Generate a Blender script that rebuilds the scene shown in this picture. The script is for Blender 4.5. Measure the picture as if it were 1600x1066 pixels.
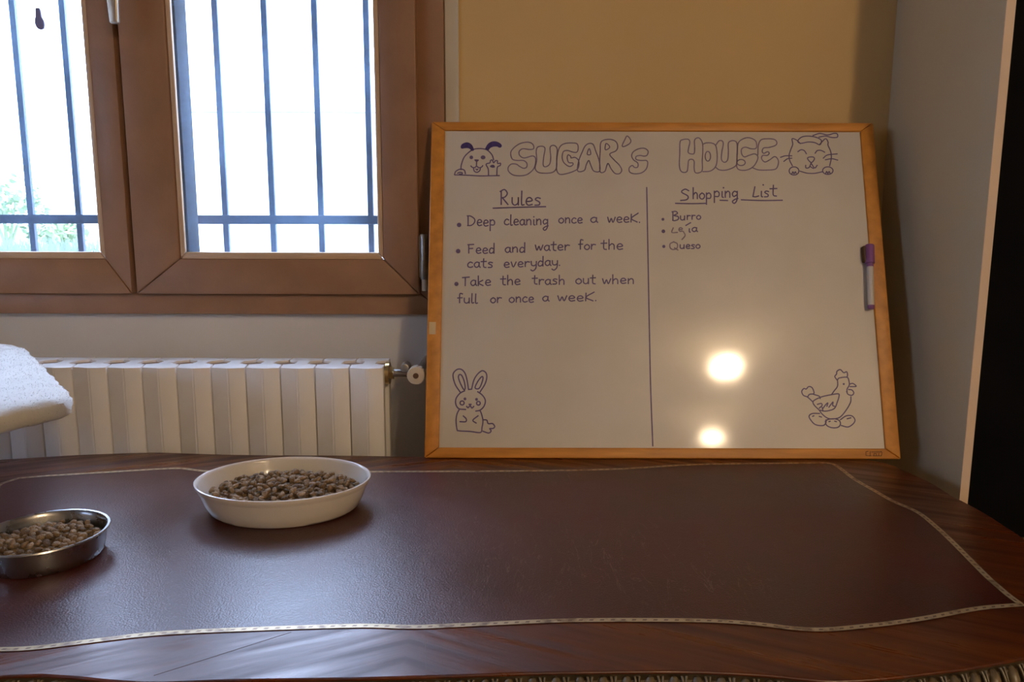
import bpy, bmesh, math, random
from mathutils import Vector, Matrix
random.seed(7)
PI = math.pi
for o in list(bpy.data.objects): bpy.data.objects.remove(o)
SC = bpy.context.scene
COL = SC.collection

# ------------------------------------------------------------------ camera, sky, exposure
FPX = 1200.0; PITCH = math.radians(8.74); ROLL = math.radians(0.15)
CAM = Vector((0, 0, 1.23)); DESK = 0.77
FWD = Vector((0, math.cos(PITCH), -math.sin(PITCH)))
_r = Vector((1, 0, 0)); _u = _r.cross(FWD)
RT = _r*math.cos(ROLL) + _u*math.sin(ROLL); UP = _u*math.cos(ROLL) - _r*math.sin(ROLL)
cam = bpy.data.cameras.new('camera'); camo = bpy.data.objects.new('camera', cam); COL.objects.link(camo)
cam.sensor_width = 36; cam.sensor_fit = 'HORIZONTAL'; cam.lens = 36*FPX/1600; cam.clip_start = 0.02; cam.clip_end = 300
M = Matrix((RT, UP, -FWD)).transposed().to_4x4(); M.translation = CAM; camo.matrix_world = M
SC.camera = camo
SC.view_settings.view_transform = 'Standard'; SC.view_settings.look = 'None'
SC.view_settings.exposure = 0.0; SC.view_settings.gamma = 1.0; SC.view_settings.use_curve_mapping = False
SC.cycles.use_denoising = True
SC.cycles.max_bounces = 8; SC.cycles.sample_clamp_indirect = 8

SKY = 17.0; LAMP = 690.0; LAMP2 = 200.0
w = bpy.data.worlds.new('world'); SC.world = w; w.use_nodes = True
bg = w.node_tree.nodes['Background']; bg.inputs[0].default_value = (0.58, 0.70, 1.0, 1); bg.inputs[1].default_value = SKY

def ray(x, y): return FWD + RT*((x-800)/FPX) - UP*((y-533)/FPX)
def atY(x, y, Y):
    d = ray(x, y); return CAM + d*((Y-CAM.y)/d.y)
def atZ(x, y, Z):
    d = ray(x, y); return CAM + d*((Z-CAM.z)/d.z)

# ------------------------------------------------------------------ materials
class NT:
    def __init__(s, name):
        s.m = bpy.data.materials.new(name); s.m.use_nodes = True; s.t = s.m.node_tree
        s.b = s.t.nodes['Principled BSDF']; s.out = s.t.nodes['Material Output']
    def n(s, typ, **k):
        nd = s.t.nodes.new(typ)
        for a, v in k.items(): setattr(nd, a, v)
        return nd
    def l(s, a, b): s.t.links.new(a, b)
def setp(b, col=None, rough=0.5, metal=0, coat=0, spec=0.5, sheen=0):
    if col: b.inputs['Base Color'].default_value = (*col, 1)
    b.inputs['Roughness'].default_value = rough; b.inputs['Metallic'].default_value = metal
    b.inputs['Coat Weight'].default_value = coat; b.inputs['Specular IOR Level'].default_value = spec
    b.inputs['Sheen Weight'].default_value = sheen
def mat(name, col, rough=0.5, metal=0, var=0.12, scale=8, stretch=(1, 1, 1), bump=0.0, bscale=None, coat=0, spec=0.5, sheen=0, rvar=0.0, detail=5, col2=None, rot=(0, 0, 0), loc=(0, 0, 0)):
    """principled material with noise varying colour, roughness and relief"""
    k = NT(name); b = k.b; setp(b, col, rough, metal, coat, spec, sheen)
    tc = k.n('ShaderNodeTexCoord'); mp = k.n('ShaderNodeMapping'); mp.inputs['Scale'].default_value = stretch; mp.inputs['Rotation'].default_value = rot
    mp.inputs['Location'].default_value = loc
    k.l(tc.outputs['Object'], mp.inputs['Vector'])
    nz = k.n('ShaderNodeTexNoise'); nz.inputs['Scale'].default_value = scale; nz.inputs['Detail'].default_value = detail
    k.l(mp.outputs[0], nz.inputs['Vector'])
    cr = k.n('ShaderNodeValToRGB')
    c1 = tuple(max(0, c*(1-var)) for c in col); c2 = col2 or tuple(min(1, c*(1+var)) for c in col)
    cr.color_ramp.elements[0].color = (*c1, 1); cr.color_ramp.elements[1].color = (*c2, 1)
    cr.color_ramp.elements[0].position = 0.3; cr.color_ramp.elements[1].position = 0.7
    k.l(nz.outputs['Fac'], cr.inputs[0]); k.l(cr.outputs[0], b.inputs['Base Color'])
    if rvar:
        mr = k.n('ShaderNodeMapRange'); mr.inputs['To Min'].default_value = max(0.02, rough-rvar); mr.inputs['To Max'].default_value = rough+rvar
        mr.inputs['From Min'].default_value = .3; mr.inputs['From Max'].default_value = .7
        k.l(nz.outputs['Fac'], mr.inputs['Value']); k.l(mr.outputs[0], b.inputs['Roughness'])
    if bump:
        n2 = k.n('ShaderNodeTexNoise'); n2.inputs['Scale'].default_value = bscale or scale*6; n2.inputs['Detail'].default_value = 4
        k.l(mp.outputs[0], n2.inputs['Vector'])
        bp = k.n('ShaderNodeBump'); bp.inputs['Strength'].default_value = bump; bp.inputs['Distance'].default_value = 0.002
        k.l(n2.outputs['Fac'], bp.inputs['Height']); k.l(bp.outputs[0], b.inputs['Normal'])
    return k.m
MT = {}
MT['cream'] = mat('cream_plaster', (.72, .685, .635), .9, var=.05, scale=2.5, bump=.25, bscale=60)
MT['room'] = mat('room_plaster', (.42, .37, .29), .9, var=.05)
MT['yellow'] = mat('yellow_plaster', (.68, .47, .205), .9, var=.06, scale=2.0, bump=.2, bscale=60)
MT['ceiling'] = mat('ceiling_paint', (.5, .46, .38), .9, var=.04)
MT['floor'] = mat('floor_tile', (.12, .06, .035), .4, var=.2, scale=3)
MT['ext'] = mat('white_render', (.8, .8, .78), .9, var=.04)
MT['stripe'] = mat('white_paint_strip', (.66, .63, .58), .8, var=.05)
MT['window'] = mat('brown_window_laminate', (.315, .168, .092), .40, var=.10, scale=14, stretch=(1, 1, 1), bump=.15, bscale=160, spec=.4)
MT['bead'] = mat('glazing_bead', (.56, .38, .23), .35, var=.06, scale=20)
MT['gasket'] = mat('dark_gasket', (.0012, .0035, .009), .85, var=.1)
MT['steel_hinge'] = mat('hinge_metal', (.42, .43, .42), .35, metal=.9, var=.15, scale=60)
MT['ivory'] = mat('ivory_plastic', (.62, .54, .42), .5, var=.06, scale=30)
MT['brass'] = mat('brass', (.55, .42, .2), .3, metal=1, var=.15, scale=40)
MT['handle'] = mat('handle_metal', (.55, .48, .38), .35, metal=.8, var=.1)
MT['grille'] = mat('flare_tinted_iron', (.042, .072, .14), .45, var=.4, scale=40, bump=.4, bscale=200, spec=.6)  # bluish tone puts the window flare on the bars into their colour
MT['rad'] = mat('radiator_enamel', (.86, .84, .82), .42, var=.05, scale=6, coat=.15)
MT['rad_in'] = mat('radiator_shade_brown', (.30, .19, .12), .7, var=.1)  # brown with the shade of the radiator's inside put into the colour
MT['valve'] = mat('valve_metal', (.45, .43, .4), .35, metal=.9, var=.2, scale=60)
MT['screw'] = mat('brown_screw', (.12, .06, .035), .5, var=.1)
MT['panel'] = mat('grey_panel', (.62, .54, .37), .5, var=.04, scale=3, coat=.12, bump=.05, bscale=200)
MT['edgeband'] = mat('pale_edge_band', (.80, .62, .46), .6, var=.04)
MT['black'] = mat('black_front', (.003, .003, .004), .8, var=.3, spec=.08)
MT['pine'] = mat('pine_frame', (.60, .225, .022), .45, var=.22, scale=22, stretch=(1.6, 8, 1.6), bump=.1, col2=(.72, .29, .035))
MT['pine_h'] = mat('pine_frame_across', (.60, .225, .022), .45, var=.22, scale=7, stretch=(1.2, 9, 9), bump=.1, col2=(.72, .29, .035))
MT['sticker'] = mat('paper_label', (.66, .50, .28), .7, var=.05)
MT['ink'] = mat('purple_ink', (.125, .085, .20), .5, var=.25, scale=60)
MT['inkfill'] = mat('purple_ink_solid', (.045, .025, .16), .5, var=.3, scale=160)
MT['ink2'] = mat('pale_purple_ink', (.20, .145, .235), .5, var=.25, scale=60)
MT['faint'] = mat('faded_ink', (.26, .20, .24), .6, var=.25, scale=90)
MT['stamp'] = mat('branded_stamp', (.10, .04, .008), .6, var=.1)
MT['cap'] = mat('purple_plastic', (.24, .085, .26), .38, var=.05)
MT['pen'] = mat('white_pen_body', (.62, .57, .52), .4, var=.04)
MT['ceramic'] = mat('white_ceramic', (.74, .70, .66), .16, var=.03, coat=.4)
MT['inox'] = mat('brushed_steel', (.42, .42, .43), .28, metal=1, var=.10, scale=30, bump=.03, bscale=300, rvar=.05)
MT['plush'] = mat('white_plush', (.60, .59, .56), .95, var=.07, scale=18, bump=.35, bscale=220, sheen=.5, spec=.1)
MT['sisal'] = mat('sisal_rope', (.5, .38, .22), .9, var=.2, scale=20, stretch=(1, 1, 12), bump=.6)
MT['kib'] = [mat('kibble_' + c, v, .72, var=.28, scale=130, bump=.9, bscale=520, spec=.3) for c, v in
             (('tan', (.28, .18, .095)), ('brown', (.21, .135, .068)), ('dark', (.14, .085, .043)), ('pale', (.35, .24, .14)))]
MT['grass'] = mat('pale_grass', (.15, .19, .14), .9, var=.3, scale=4)
MT['leaf'] = mat('pale_leaf', (.24, .31, .16), .8, var=.3, scale=3)
MT['pend'] = mat('dark_pendant', (.22, .22, .46), .5, var=.1)
MT['carve'] = mat('carved_bronze_wood', (.085, .060, .032), .42, var=.35, scale=50, spec=.5)
MT['lobe'] = mat('worn_bronze_carving', (.15, .112, .062), .36, var=.4, scale=60, spec=.6)
MT['deskbody'] = mat('dark_desk_wood', (.09, .03, .012), .4, var=.3, scale=6, stretch=(1, 8, 8))
MT['porc'] = mat('lamp_base', (.7, .68, .62), .5, var=.03)

def glass_mat():
    k = NT('glare_veil_glass'); t = k.t
    tr = k.n('ShaderNodeBsdfTransparent'); tr.inputs[0].default_value = (.93, .96, .97, 1)
    gl = k.n('ShaderNodeBsdfGlossy'); gl.inputs['Roughness'].default_value = .01
    fr = k.n('ShaderNodeFresnel'); geo = k.n('ShaderNodeNewGeometry'); im = k.n('ShaderNodeMapRange'); im.inputs['To Min'].default_value = 1.45; im.inputs['To Max'].default_value = 1/1.45; k.l(geo.outputs['Backfacing'], im.inputs['Value']); k.l(im.outputs[0], fr.inputs[0])
    m1 = k.n('ShaderNodeMixShader'); k.l(fr.outputs[0], m1.inputs[0]); k.l(tr.outputs[0], m1.inputs[1]); k.l(gl.outputs[0], m1.inputs[2])
    tl = k.n('ShaderNodeBsdfTranslucent'); tl.inputs[0].default_value = (.42, .66, 1, 1)  # bluish translucent veil imitates the window glare over the bars
    m2 = k.n('ShaderNodeMixShader')
    tc = k.n('ShaderNodeTexCoord'); nz = k.n('ShaderNodeTexNoise'); nz.inputs['Scale'].default_value = 5; nz.inputs['Detail'].default_value = 6
    mr = k.n('ShaderNodeMapRange'); mr.inputs['From Min'].default_value = .35; mr.inputs['From Max'].default_value = .65
    mr.inputs['To Min'].default_value = .010; mr.inputs['To Max'].default_value = .036
    k.l(tc.outputs['Object'], nz.inputs['Vector']); k.l(nz.outputs['Fac'], mr.inputs['Value']); k.l(mr.outputs[0], m2.inputs[0])
    k.l(m1.outputs[0], m2.inputs[1]); k.l(tl.outputs[0], m2.inputs[2]); k.l(m2.outputs[0], k.out.inputs['Surface'])
    return k.m
MT['glass'] = glass_mat()

def lamp_mat(name, strength, col=(1, .745, .48)):
    k = NT(name); e = k.n('ShaderNodeEmission'); e.inputs[0].default_value = (*col, 1); e.inputs[1].default_value = strength
    k.l(e.outputs[0], k.out.inputs['Surface']); return k.m
MT['lamp'] = lamp_mat('lamp_glow', LAMP); MT['lamp2'] = lamp_mat('lamp_glow_dim', LAMP2)

def board_mat():
    k = NT('whiteboard_enamel'); b = k.b; setp(b, (.64, .59, .51), .42, coat=.75); b.inputs['Coat Roughness'].default_value = .075
    tc = k.n('ShaderNodeTexCoord'); nz = k.n('ShaderNodeTexNoise'); nz.inputs['Scale'].default_value = 5; nz.inputs['Detail'].default_value = 6
    k.l(tc.outputs['Object'], nz.inputs['Vector'])
    cr = k.n('ShaderNodeValToRGB'); cr.color_ramp.elements[0].color = (.61, .56, .48, 1); cr.color_ramp.elements[1].color = (.66, .61, .535, 1)
    cr.color_ramp.elements[0].position = .35; cr.color_ramp.elements[1].position = .65
    k.l(nz.outputs['Fac'], cr.inputs[0]); k.l(cr.outputs[0], b.inputs['Base Color'])
    n2 = k.n('ShaderNodeTexNoise'); n2.inputs['Scale'].default_value = 9; n2.inputs['Detail'].default_value = 2
    bp = k.n('ShaderNodeBump'); bp.inputs['Strength'].default_value = .05; bp.inputs['Distance'].default_value = .002
    k.l(tc.outputs['Object'], n2.inputs['Vector']); k.l(n2.outputs['Fac'], bp.inputs['Height']); k.l(bp.outputs[0], b.inputs['Coat Normal'])
    return k.m
MT['board'] = board_mat()

def leather_mat():
    k = NT('oxblood_leather'); b = k.b; setp(b, (.07, .02, .016), .4, spec=.72)
    tc = k.n('ShaderNodeTexCoord')
    nz = k.n('ShaderNodeTexNoise'); nz.inputs['Scale'].default_value = 4; nz.inputs['Detail'].default_value = 8; k.l(tc.outputs['Object'], nz.inputs['Vector'])
    cr = k.n('ShaderNodeValToRGB'); cr.color_ramp.elements[0].color = (.042, .0050, .0024, 1); cr.color_ramp.elements[1].color = (.070, .0095, .0045, 1)
    cr.color_ramp.elements[0].position = .35; cr.color_ramp.elements[1].position = .65
    k.l(nz.outputs['Fac'], cr.inputs[0])
    # scratches: thin ridges of a stretched wavy noise, rubbed pale
    mp = k.n('ShaderNodeMapping'); mp.inputs['Scale'].default_value = (26, 5, 1); mp.inputs['Rotation'].default_value = (0, 0, .45)
    k.l(tc.outputs['Object'], mp.inputs[0])
    n3 = k.n('ShaderNodeTexNoise'); n3.inputs['Scale'].default_value = 1.6; n3.inputs['Detail'].default_value = 7; n3.inputs['Distortion'].default_value = 1.2
    k.l(mp.outputs[0], n3.inputs['Vector'])
    s = k.n('ShaderNodeMath', operation='SUBTRACT'); s.inputs[1].default_value = .5; k.l(n3.outputs['Fac'], s.inputs[0])
    a = k.n('ShaderNodeMath', operation='ABSOLUTE'); k.l(s.outputs[0], a.inputs[0])
    lt = k.n('ShaderNodeMapRange'); lt.inputs['From Min'].default_value = 0; lt.inputs['From Max'].default_value = .006; lt.inputs['To Min'].default_value = 1; lt.inputs['To Max'].default_value = 0
    k.l(a.outputs[0], lt.inputs['Value'])
    msk = k.n('ShaderNodeTexNoise'); msk.inputs['Scale'].default_value = 2.3; k.l(tc.outputs['Object'], msk.inputs['Vector'])
    mm = k.n('ShaderNodeMapRange'); mm.inputs['From Min'].default_value = .45; mm.inputs['From Max'].default_value = .65; mm.inputs['To Max'].default_value = .55; k.l(msk.outputs['Fac'], mm.inputs['Value'])
    f = k.n('ShaderNodeMath', operation='MULTIPLY'); k.l(lt.outputs[0], f.inputs[0]); k.l(mm.outputs[0], f.inputs[1])
    mx = k.n('ShaderNodeMix', data_type='RGBA'); k.l(f.outputs[0], mx.inputs['Factor']); k.l(cr.outputs[0], mx.inputs['A']); mx.inputs['B'].default_value = (.25, .17, .15, 1)
    k.l(mx.outputs['Result'], b.inputs['Base Color'])
    rr = k.n('ShaderNodeMapRange'); rr.inputs['From Min'].default_value = .3; rr.inputs['From Max'].default_value = .7; rr.inputs['To Min'].default_value = .29; rr.inputs['To Max'].default_value = .42
    k.l(nz.outputs['Fac'], rr.inputs['Value']); k.l(rr.outputs[0], b.inputs['Roughness'])
    n2 = k.n('ShaderNodeTexVoronoi'); n2.inputs['Scale'].default_value = 420; k.l(tc.outputs['Object'], n2.inputs['Vector'])
    n5 = k.n('ShaderNodeTexNoise'); n5.inputs['Scale'].default_value = 60; n5.inputs['Detail'].default_value = 5; k.l(tc.outputs['Object'], n5.inputs['Vector'])
    ad = k.n('ShaderNodeMath', operation='ADD'); k.l(n2.outputs['Distance'], ad.inputs[0]); k.l(n5.outputs['Fac'], ad.inputs[1])
    bp = k.n('ShaderNodeBump'); bp.inputs['Strength'].default_value = .35; bp.inputs['Distance'].default_value = .0006
    k.l(ad.outputs[0], bp.inputs['Height']); k.l(bp.outputs[0], b.inputs['Normal'])
    return k.m
MT['leather'] = leather_mat()

SEAM = -0.113
def veneer_mat():
    """mahogany veneer, grain mirrored about the joint in the front border"""
    k = NT('mahogany_veneer'); b = k.b; setp(b, (.2, .05, .015), .42, coat=.12, spec=.5); b.inputs['Coat Roughness'].default_value = .30
    tc = k.n('ShaderNodeTexCoord'); sx = k.n('ShaderNodeSeparateXYZ'); k.l(tc.outputs['Object'], sx.inputs[0])
    s = k.n('ShaderNodeMath', operation='SUBTRACT'); s.inputs[1].default_value = SEAM; k.l(sx.outputs['X'], s.inputs[0])
    a = k.n('ShaderNodeMath', operation='ABSOLUTE'); k.l(s.outputs[0], a.inputs[0])
    cb = k.n('ShaderNodeCombineXYZ'); k.l(a.outputs[0], cb.inputs['X']); k.l(sx.outputs['Y'], cb.inputs['Y'])
    mp = k.n('ShaderNodeMapping'); mp.vector_type = 'POINT'; mp.inputs['Rotation'].default_value = (0, 0, .45)
    k.l(cb.outputs[0], mp.inputs[0])
    mp2 = k.n('ShaderNodeMapping'); mp2.inputs['Scale'].default_value = (3, 38, 1); k.l(mp.outputs[0], mp2.inputs[0])
    nz = k.n('ShaderNodeTexNoise'); nz.inputs['Scale'].default_value = 1.3; nz.inputs['Detail'].default_value = 7; nz.inputs['Distortion'].default_value = .5; k.l(mp2.outputs[0], nz.inputs['Vector'])
    cr = k.n('ShaderNodeValToRGB'); e = cr.color_ramp.elements
    e[0].color = (.05, .0075, .001, 1); e[0].position = .3; e[1].color = (.15, .032, .003, 1); e[1].position = .72
    k.l(nz.outputs['Fac'], cr.inputs[0])
    lo = k.n('ShaderNodeTexNoise'); lo.inputs['Scale'].default_value = 4; lo.inputs['Detail'].default_value = 4; k.l(tc.outputs['Object'], lo.inputs['Vector'])
    ml = k.n('ShaderNodeMix', data_type='RGBA', blend_type='MULTIPLY'); ml.inputs['Factor'].default_value = .6
    lc = k.n('ShaderNodeValToRGB'); lc.color_ramp.elements[0].color = (.5, .45, .45, 1); lc.color_ramp.elements[0].position = .3; lc.color_ramp.elements[1].position = .65
    k.l(lo.outputs['Fac'], lc.inputs[0]); k.l(cr.outputs[0], ml.inputs['A']); k.l(lc.outputs[0], ml.inputs['B'])
    k.l(ml.outputs['Result'], b.inputs['Base Color'])
    rg_ = k.n('ShaderNodeMapRange'); rg_.inputs['From Min'].default_value = .35; rg_.inputs['From Max'].default_value = .65; rg_.inputs['To Min'].default_value = .50; rg_.inputs['To Max'].default_value = .27; k.l(nz.outputs['Fac'], rg_.inputs['Value']); k.l(rg_.outputs[0], b.inputs['Roughness'])
    bp = k.n('ShaderNodeBump'); bp.inputs['Strength'].default_value = .9; bp.inputs['Distance'].default_value = .001
    k.l(nz.outputs['Fac'], bp.inputs['Height']); k.l(bp.outputs[0], b.inputs['Normal'])
    return k.m
MT['veneer'] = veneer_mat()

def gilt_mat():
    """gold tooling: two bright lines with a row of slanted dark leaf marks between; UV: u metres along, v across"""
    k = NT('gilt_tooling'); b = k.b; setp(b, (.5, .42, .3), .40, metal=.45, spec=.8)
    uv = k.n('ShaderNodeUVMap'); sx = k.n('ShaderNodeSeparateXYZ'); k.l(uv.outputs[0], sx.inputs[0])
    m1 = k.n('ShaderNodeMath', operation='MULTIPLY_ADD'); m1.inputs[1].default_value = .004; k.l(sx.outputs['Y'], m1.inputs[0]); k.l(sx.outputs['X'], m1.inputs[2])
    m2 = k.n('ShaderNodeMath', operation='MULTIPLY'); m2.inputs[1].default_value = 2*PI/.0125; k.l(m1.outputs[0], m2.inputs[0])
    sn = k.n('ShaderNodeMath', operation='SINE'); k.l(m2.outputs[0], sn.inputs[0])
    g = k.n('ShaderNodeMath', operation='GREATER_THAN'); g.inputs[1].default_value = .35; k.l(sn.outputs[0], g.inputs[0])
    v1 = k.n('ShaderNodeMath', operation='SUBTRACT'); v1.inputs[1].default_value = .5; k.l(sx.outputs['Y'], v1.inputs[0])
    v2 = k.n('ShaderNodeMath', operation='ABSOLUTE'); k.l(v1.outputs[0], v2.inputs[0])
    v3 = k.n('ShaderNodeMath', operation='LESS_THAN'); v3.inputs[1].default_value = .17; k.l(v2.outputs[0], v3.inputs[0])
    d = k.n('ShaderNodeMath', operation='MULTIPLY'); k.l(g.outputs[0], d.inputs[0]); k.l(v3.outputs[0], d.inputs[1])
    tc = k.n('ShaderNodeTexCoord'); nz = k.n('ShaderNodeTexNoise'); nz.inputs['Scale'].default_value = 55; nz.inputs['Detail'].default_value = 4; k.l(tc.outputs['Object'], nz.inputs['Vector'])
    wr = k.n('ShaderNodeMapRange'); wr.inputs['From Min'].default_value = .5; wr.inputs['From Max'].default_value = .66; wr.inputs['To Max'].default_value = .7; k.l(nz.outputs['Fac'], wr.inputs['Value'])
    mx0 = k.n('ShaderNodeMath', operation='MAXIMUM'); 
    d7 = k.n('ShaderNodeMath', operation='MULTIPLY'); d7.inputs[1].default_value = .85; k.l(d.outputs[0], d7.inputs[0])
    k.l(d7.outputs[0], mx0.inputs[0]); k.l(wr.outputs[0], mx0.inputs[1])
    mx = k.n('ShaderNodeMix', data_type='RGBA'); k.l(mx0.outputs[0], mx.inputs['Factor']); mx.inputs['A'].default_value = (.50, .38, .22, 1); mx.inputs['B'].default_value = (.12, .06, .035, 1)
    k.l(mx.outputs['Result'], b.inputs['Base Color'])
    return k.m
MT['gilt'] = gilt_mat()

# ------------------------------------------------------------------ helpers
def link(name, bm, m=None, parent=None, smooth=False):
    me = bpy.data.meshes.new(name); bmesh.ops.recalc_face_normals(bm, faces=bm.faces[:]); bm.to_mesh(me); bm.free()
    ms = m if isinstance(m, list) else [m]
    for x in ms:
        if x: me.materials.append(MT[x] if isinstance(x, str) else x)
    if smooth:
        me.polygons.foreach_set('use_smooth', [True]*len(me.polygons)); 
        if hasattr(me, 'set_sharp_from_angle'): me.set_sharp_from_angle(angle=math.radians(40))
    o = bpy.data.objects.new(name, me); COL.objects.link(o)
    if parent: o.parent = parent
    return o
def tag(o, label=None, cat=None, group=None, kind=None):
    for k_, v in (('label', label), ('category', cat), ('group', group), ('kind', kind)):
        if v: o[k_] = v
    return o
def empty(name, loc=(0, 0, 0), **k):
    o = bpy.data.objects.new(name, None); o.location = loc; o.empty_display_size = .05; COL.objects.link(o); tag(o, **k); return o
def rebase(root, loc):
    """move an Empty to its thing's base while its parts stay where they were built"""
    loc = Vector(loc); root.location = loc
    for c in root.children: c.location = c.location - loc
def box(bm, x0, x1, y0, y1, z0, z1, mi=0):
    vs = [bm.verts.new(p) for p in ((x0, y0, z0), (x1, y0, z0), (x1, y1, z0), (x0, y1, z0), (x0, y0, z1), (x1, y0, z1), (x1, y1, z1), (x0, y1, z1))]
    fs = [bm.faces.new([vs[i] for i in f]) for f in ((0, 1, 2, 3), (7, 6, 5, 4), (0, 4, 5, 1), (1, 5, 6, 2), (2, 6, 7, 3), (3, 7, 4, 0))]
    for f in fs: f.material_index = mi
    return vs
def prism(bm, pts, z0, z1, axis='z'):
    """polygon extruded; axis z: pts are xy; axis y: pts are xz and z0,z1 are y"""
    mk = (lambda p, t: (p[0], p[1], t)) if axis == 'z' else (lambda p, t: (p[0], t, p[1]))
    a = [bm.verts.new(mk(p, z0)) for p in pts]; b = [bm.verts.new(mk(p, z1)) for p in pts]
    bm.faces.new(a[::-1]); bm.faces.new(b); n = len(pts)
    for i in range(n): bm.faces.new((a[i], a[(i+1) % n], b[(i+1) % n], b[i]))
def bevel(bm, wd, seg=2, ang=30):
    bm.normal_update()
    es = [e for e in bm.edges if len(e.link_faces) == 2 and e.calc_face_angle(0) > math.radians(ang)]
    bmesh.ops.bevel(bm, geom=es, offset=wd, segments=seg, affect='EDGES', profile=.5, clamp_overlap=True)
def lathe(bm, prof, n=48, sx=1, sy=1, c=(0, 0, 0), close=False):
    rings = []
    for r, z in prof:
        if r < 1e-6: rings.append([bm.verts.new((c[0], c[1], c[2]+z))]); continue
        rings.append([bm.verts.new((c[0]+r*sx*math.cos(2*PI*i/n), c[1]+r*sy*math.sin(2*PI*i/n), c[2]+z)) for i in range(n)])
    for a, b in zip(rings, rings[1:]):
        for i in range(n):
            j = (i+1) % n
            q = [a[i % len(a)], a[j % len(a)], b[j % len(b)], b[i % len(b)]]
            u = []
            for v in q:
                if v not in u: u.append(v)
            if len(u) > 2: bm.faces.new(u)
    return rings
def cyl(bm, p0, p1, r0, r1=None, n=16, caps=True):
    r1 = r0 if r1 is None else r1; p0 = Vector(p0); p1 = Vector(p1); d = (p1-p0).normalized()
    a = d.orthogonal().normalized(); b = d.cross(a)
    A = [bm.verts.new(p0+(a*math.cos(2*PI*i/n)+b*math.sin(2*PI*i/n))*r0) for i in range(n)]
    B = [bm.verts.new(p1+(a*math.cos(2*PI*i/n)+b*math.sin(2*PI*i/n))*r1) for i in range(n)]
    for i in range(n): bm.faces.new((A[i], A[(i+1) % n], B[(i+1) % n], B[i]))
    if caps: bm.faces.new(A[::-1]); bm.faces.new(B)
def smooth_line(pts, k=5, closed=False):
    """Catmull-Rom through the points"""
    P = [Vector(p) for p in pts]; n = len(P)
    if n < 3 and not closed: return P
    out = []
    for i in range(n if closed else n-1):
        p0 = P[(i-1) % n] if closed or i > 0 else P[0]*2-P[1]
        p1 = P[i]; p2 = P[(i+1) % n]; p3 = P[(i+2) % n] if closed or i+2 < n else P[-1]*2-P[-2]
        for j in range(k):
            t = j/k; out.append(.5*((2*p1)+(p2-p0)*t+(2*p0-5*p1+4*p2-p3)*t*t+(3*p1-p0-3*p2+p3)*t**3))
    if not closed: out.append(P[-1])
    return out

# ------------------------------------------------------------------ room shell
WALL = 1.74; OUT = 1.81
WX0, WX1, WZ0, WZ1 = -1.60, atY(692, 0, 1.712).x, atY(330, 491, 1.712).z, 2.38    # window opening = outside of its frame
RX0, RX1, RY0, RZ1 = -3.0, 2.6, -4.6, 3.0
YX = -0.125
bm = bmesh.new()
def wallbox(x0, x1, z0, z1, mi): box(bm, x0, x1, WALL, OUT, z0, z1, mi)
wallbox(RX0, WX0, 0, RZ1, 0); wallbox(WX0, WX1, 0, WZ0, 0); wallbox(WX0, WX1, WZ1, RZ1, 0); wallbox(WX1, YX, 0, RZ1, 0); wallbox(YX, RX1, 0, RZ1, 1)
tag(link('wall_back', bm, ['cream', 'yellow']), kind='structure')
bm = bmesh.new(); SW = (-1.05, -.15, 1.25, 2.05)
for a in ((RY0, SW[0], 0, RZ1), (SW[1], OUT, 0, RZ1), (SW[0], SW[1], 0, SW[2]), (SW[0], SW[1], SW[3], RZ1)): box(bm, RX0-.12, RX0, *a)
tag(link('wall_left', bm, 'room'), kind='structure')
for nm, a, m in (('wall_right', (RX1, RX1+.12, RY0, OUT, 0, RZ1), 'room'),
                 ('wall_front', (RX0, RX1, RY0-.12, RY0, 0, RZ1), 'room'), ('floor', (RX0, RX1, RY0, OUT, -.1, 0), 'floor'),
                 ('ceiling', (RX0-.12, RX1+.12, RY0-.12, OUT, RZ1, RZ1+.1), 'ceiling')):
    bm = bmesh.new(); box(bm, *a); tag(link(nm, bm, m), kind='structure')
bm = bmesh.new(); box(bm, WX1+.001, atY(717, 90, WALL).x, WALL-.006, WALL, .02, RZ1); bevel(bm, .002)
tag(link('trim_1', bm, 'stripe'), kind='structure')

# ------------------------------------------------------------------ window
FY, SY, GY = 1.712, 1.690, 1.703     # room faces of the frame and sashes, plane of the glass
win = empty('window_1', kind='structure')
def mitred(bm, x0, x1, z0, z1, wl, wr, wb, wt, y0, y1, ch=.003, gap=.0006):
    """four rails meeting in 45 degree joints, edges eased, a hairline left open at each joint"""
    O = [(x0, z0), (x1, z0), (x1, z1), (x0, z1)]; I = [(x0+wl, z0+wb), (x1-wr, z0+wb), (x1-wr, z1-wt), (x0+wl, z1-wt)]
    for i in range(4):
        j = (i+1) % 4; a, b, c, d = Vector(O[i]), Vector(O[j]), Vector(I[j]), Vector(I[i])
        t = (b-a).normalized()*gap
        tmp = bmesh.new(); prism(tmp, [a+t, b-t, c-t, d+t], y0, y1, 'y'); bevel(tmp, ch, 2)
        me = bpy.data.meshes.new('tmp'); tmp.to_mesh(me); tmp.free(); bm.from_mesh(me); bpy.data.meshes.remove(me)
bm = bmesh.new(); mitred(bm, WX0, WX1, WZ0, WZ1, .06, .06, .05, .06, FY, FY+.06)
mx = atY(195, 250, FY).x
box(bm, mx-.03, mx+.03, FY+.006, FY+.07, WZ0+.04, WZ1-.05)
link('frame', bm, 'window', win, True)
bm = bmesh.new()
for a in ((WX0+.001, WX0+.012), (WX1-.012, WX1-.001)): box(bm, a[0], a[1], FY+.075, OUT-.002, WZ0, WZ1)
box(bm, WX0, WX1, FY+.075, OUT+.045, WZ0-.002, WZ0+.02); box(bm, WX0, WX1, FY+.075, OUT-.002, WZ1-.012, WZ1)
link('outer_reveal', bm, 'ext', win)
sz0 = atY(400, 460, SY).z; gz0 = atY(440, 391, GY).z; bz0 = atY(440, 405, SY).z
sashes = []
sr0, sr1 = atY(212, 440, SY).x, atY(653, 300, SY).x
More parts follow.
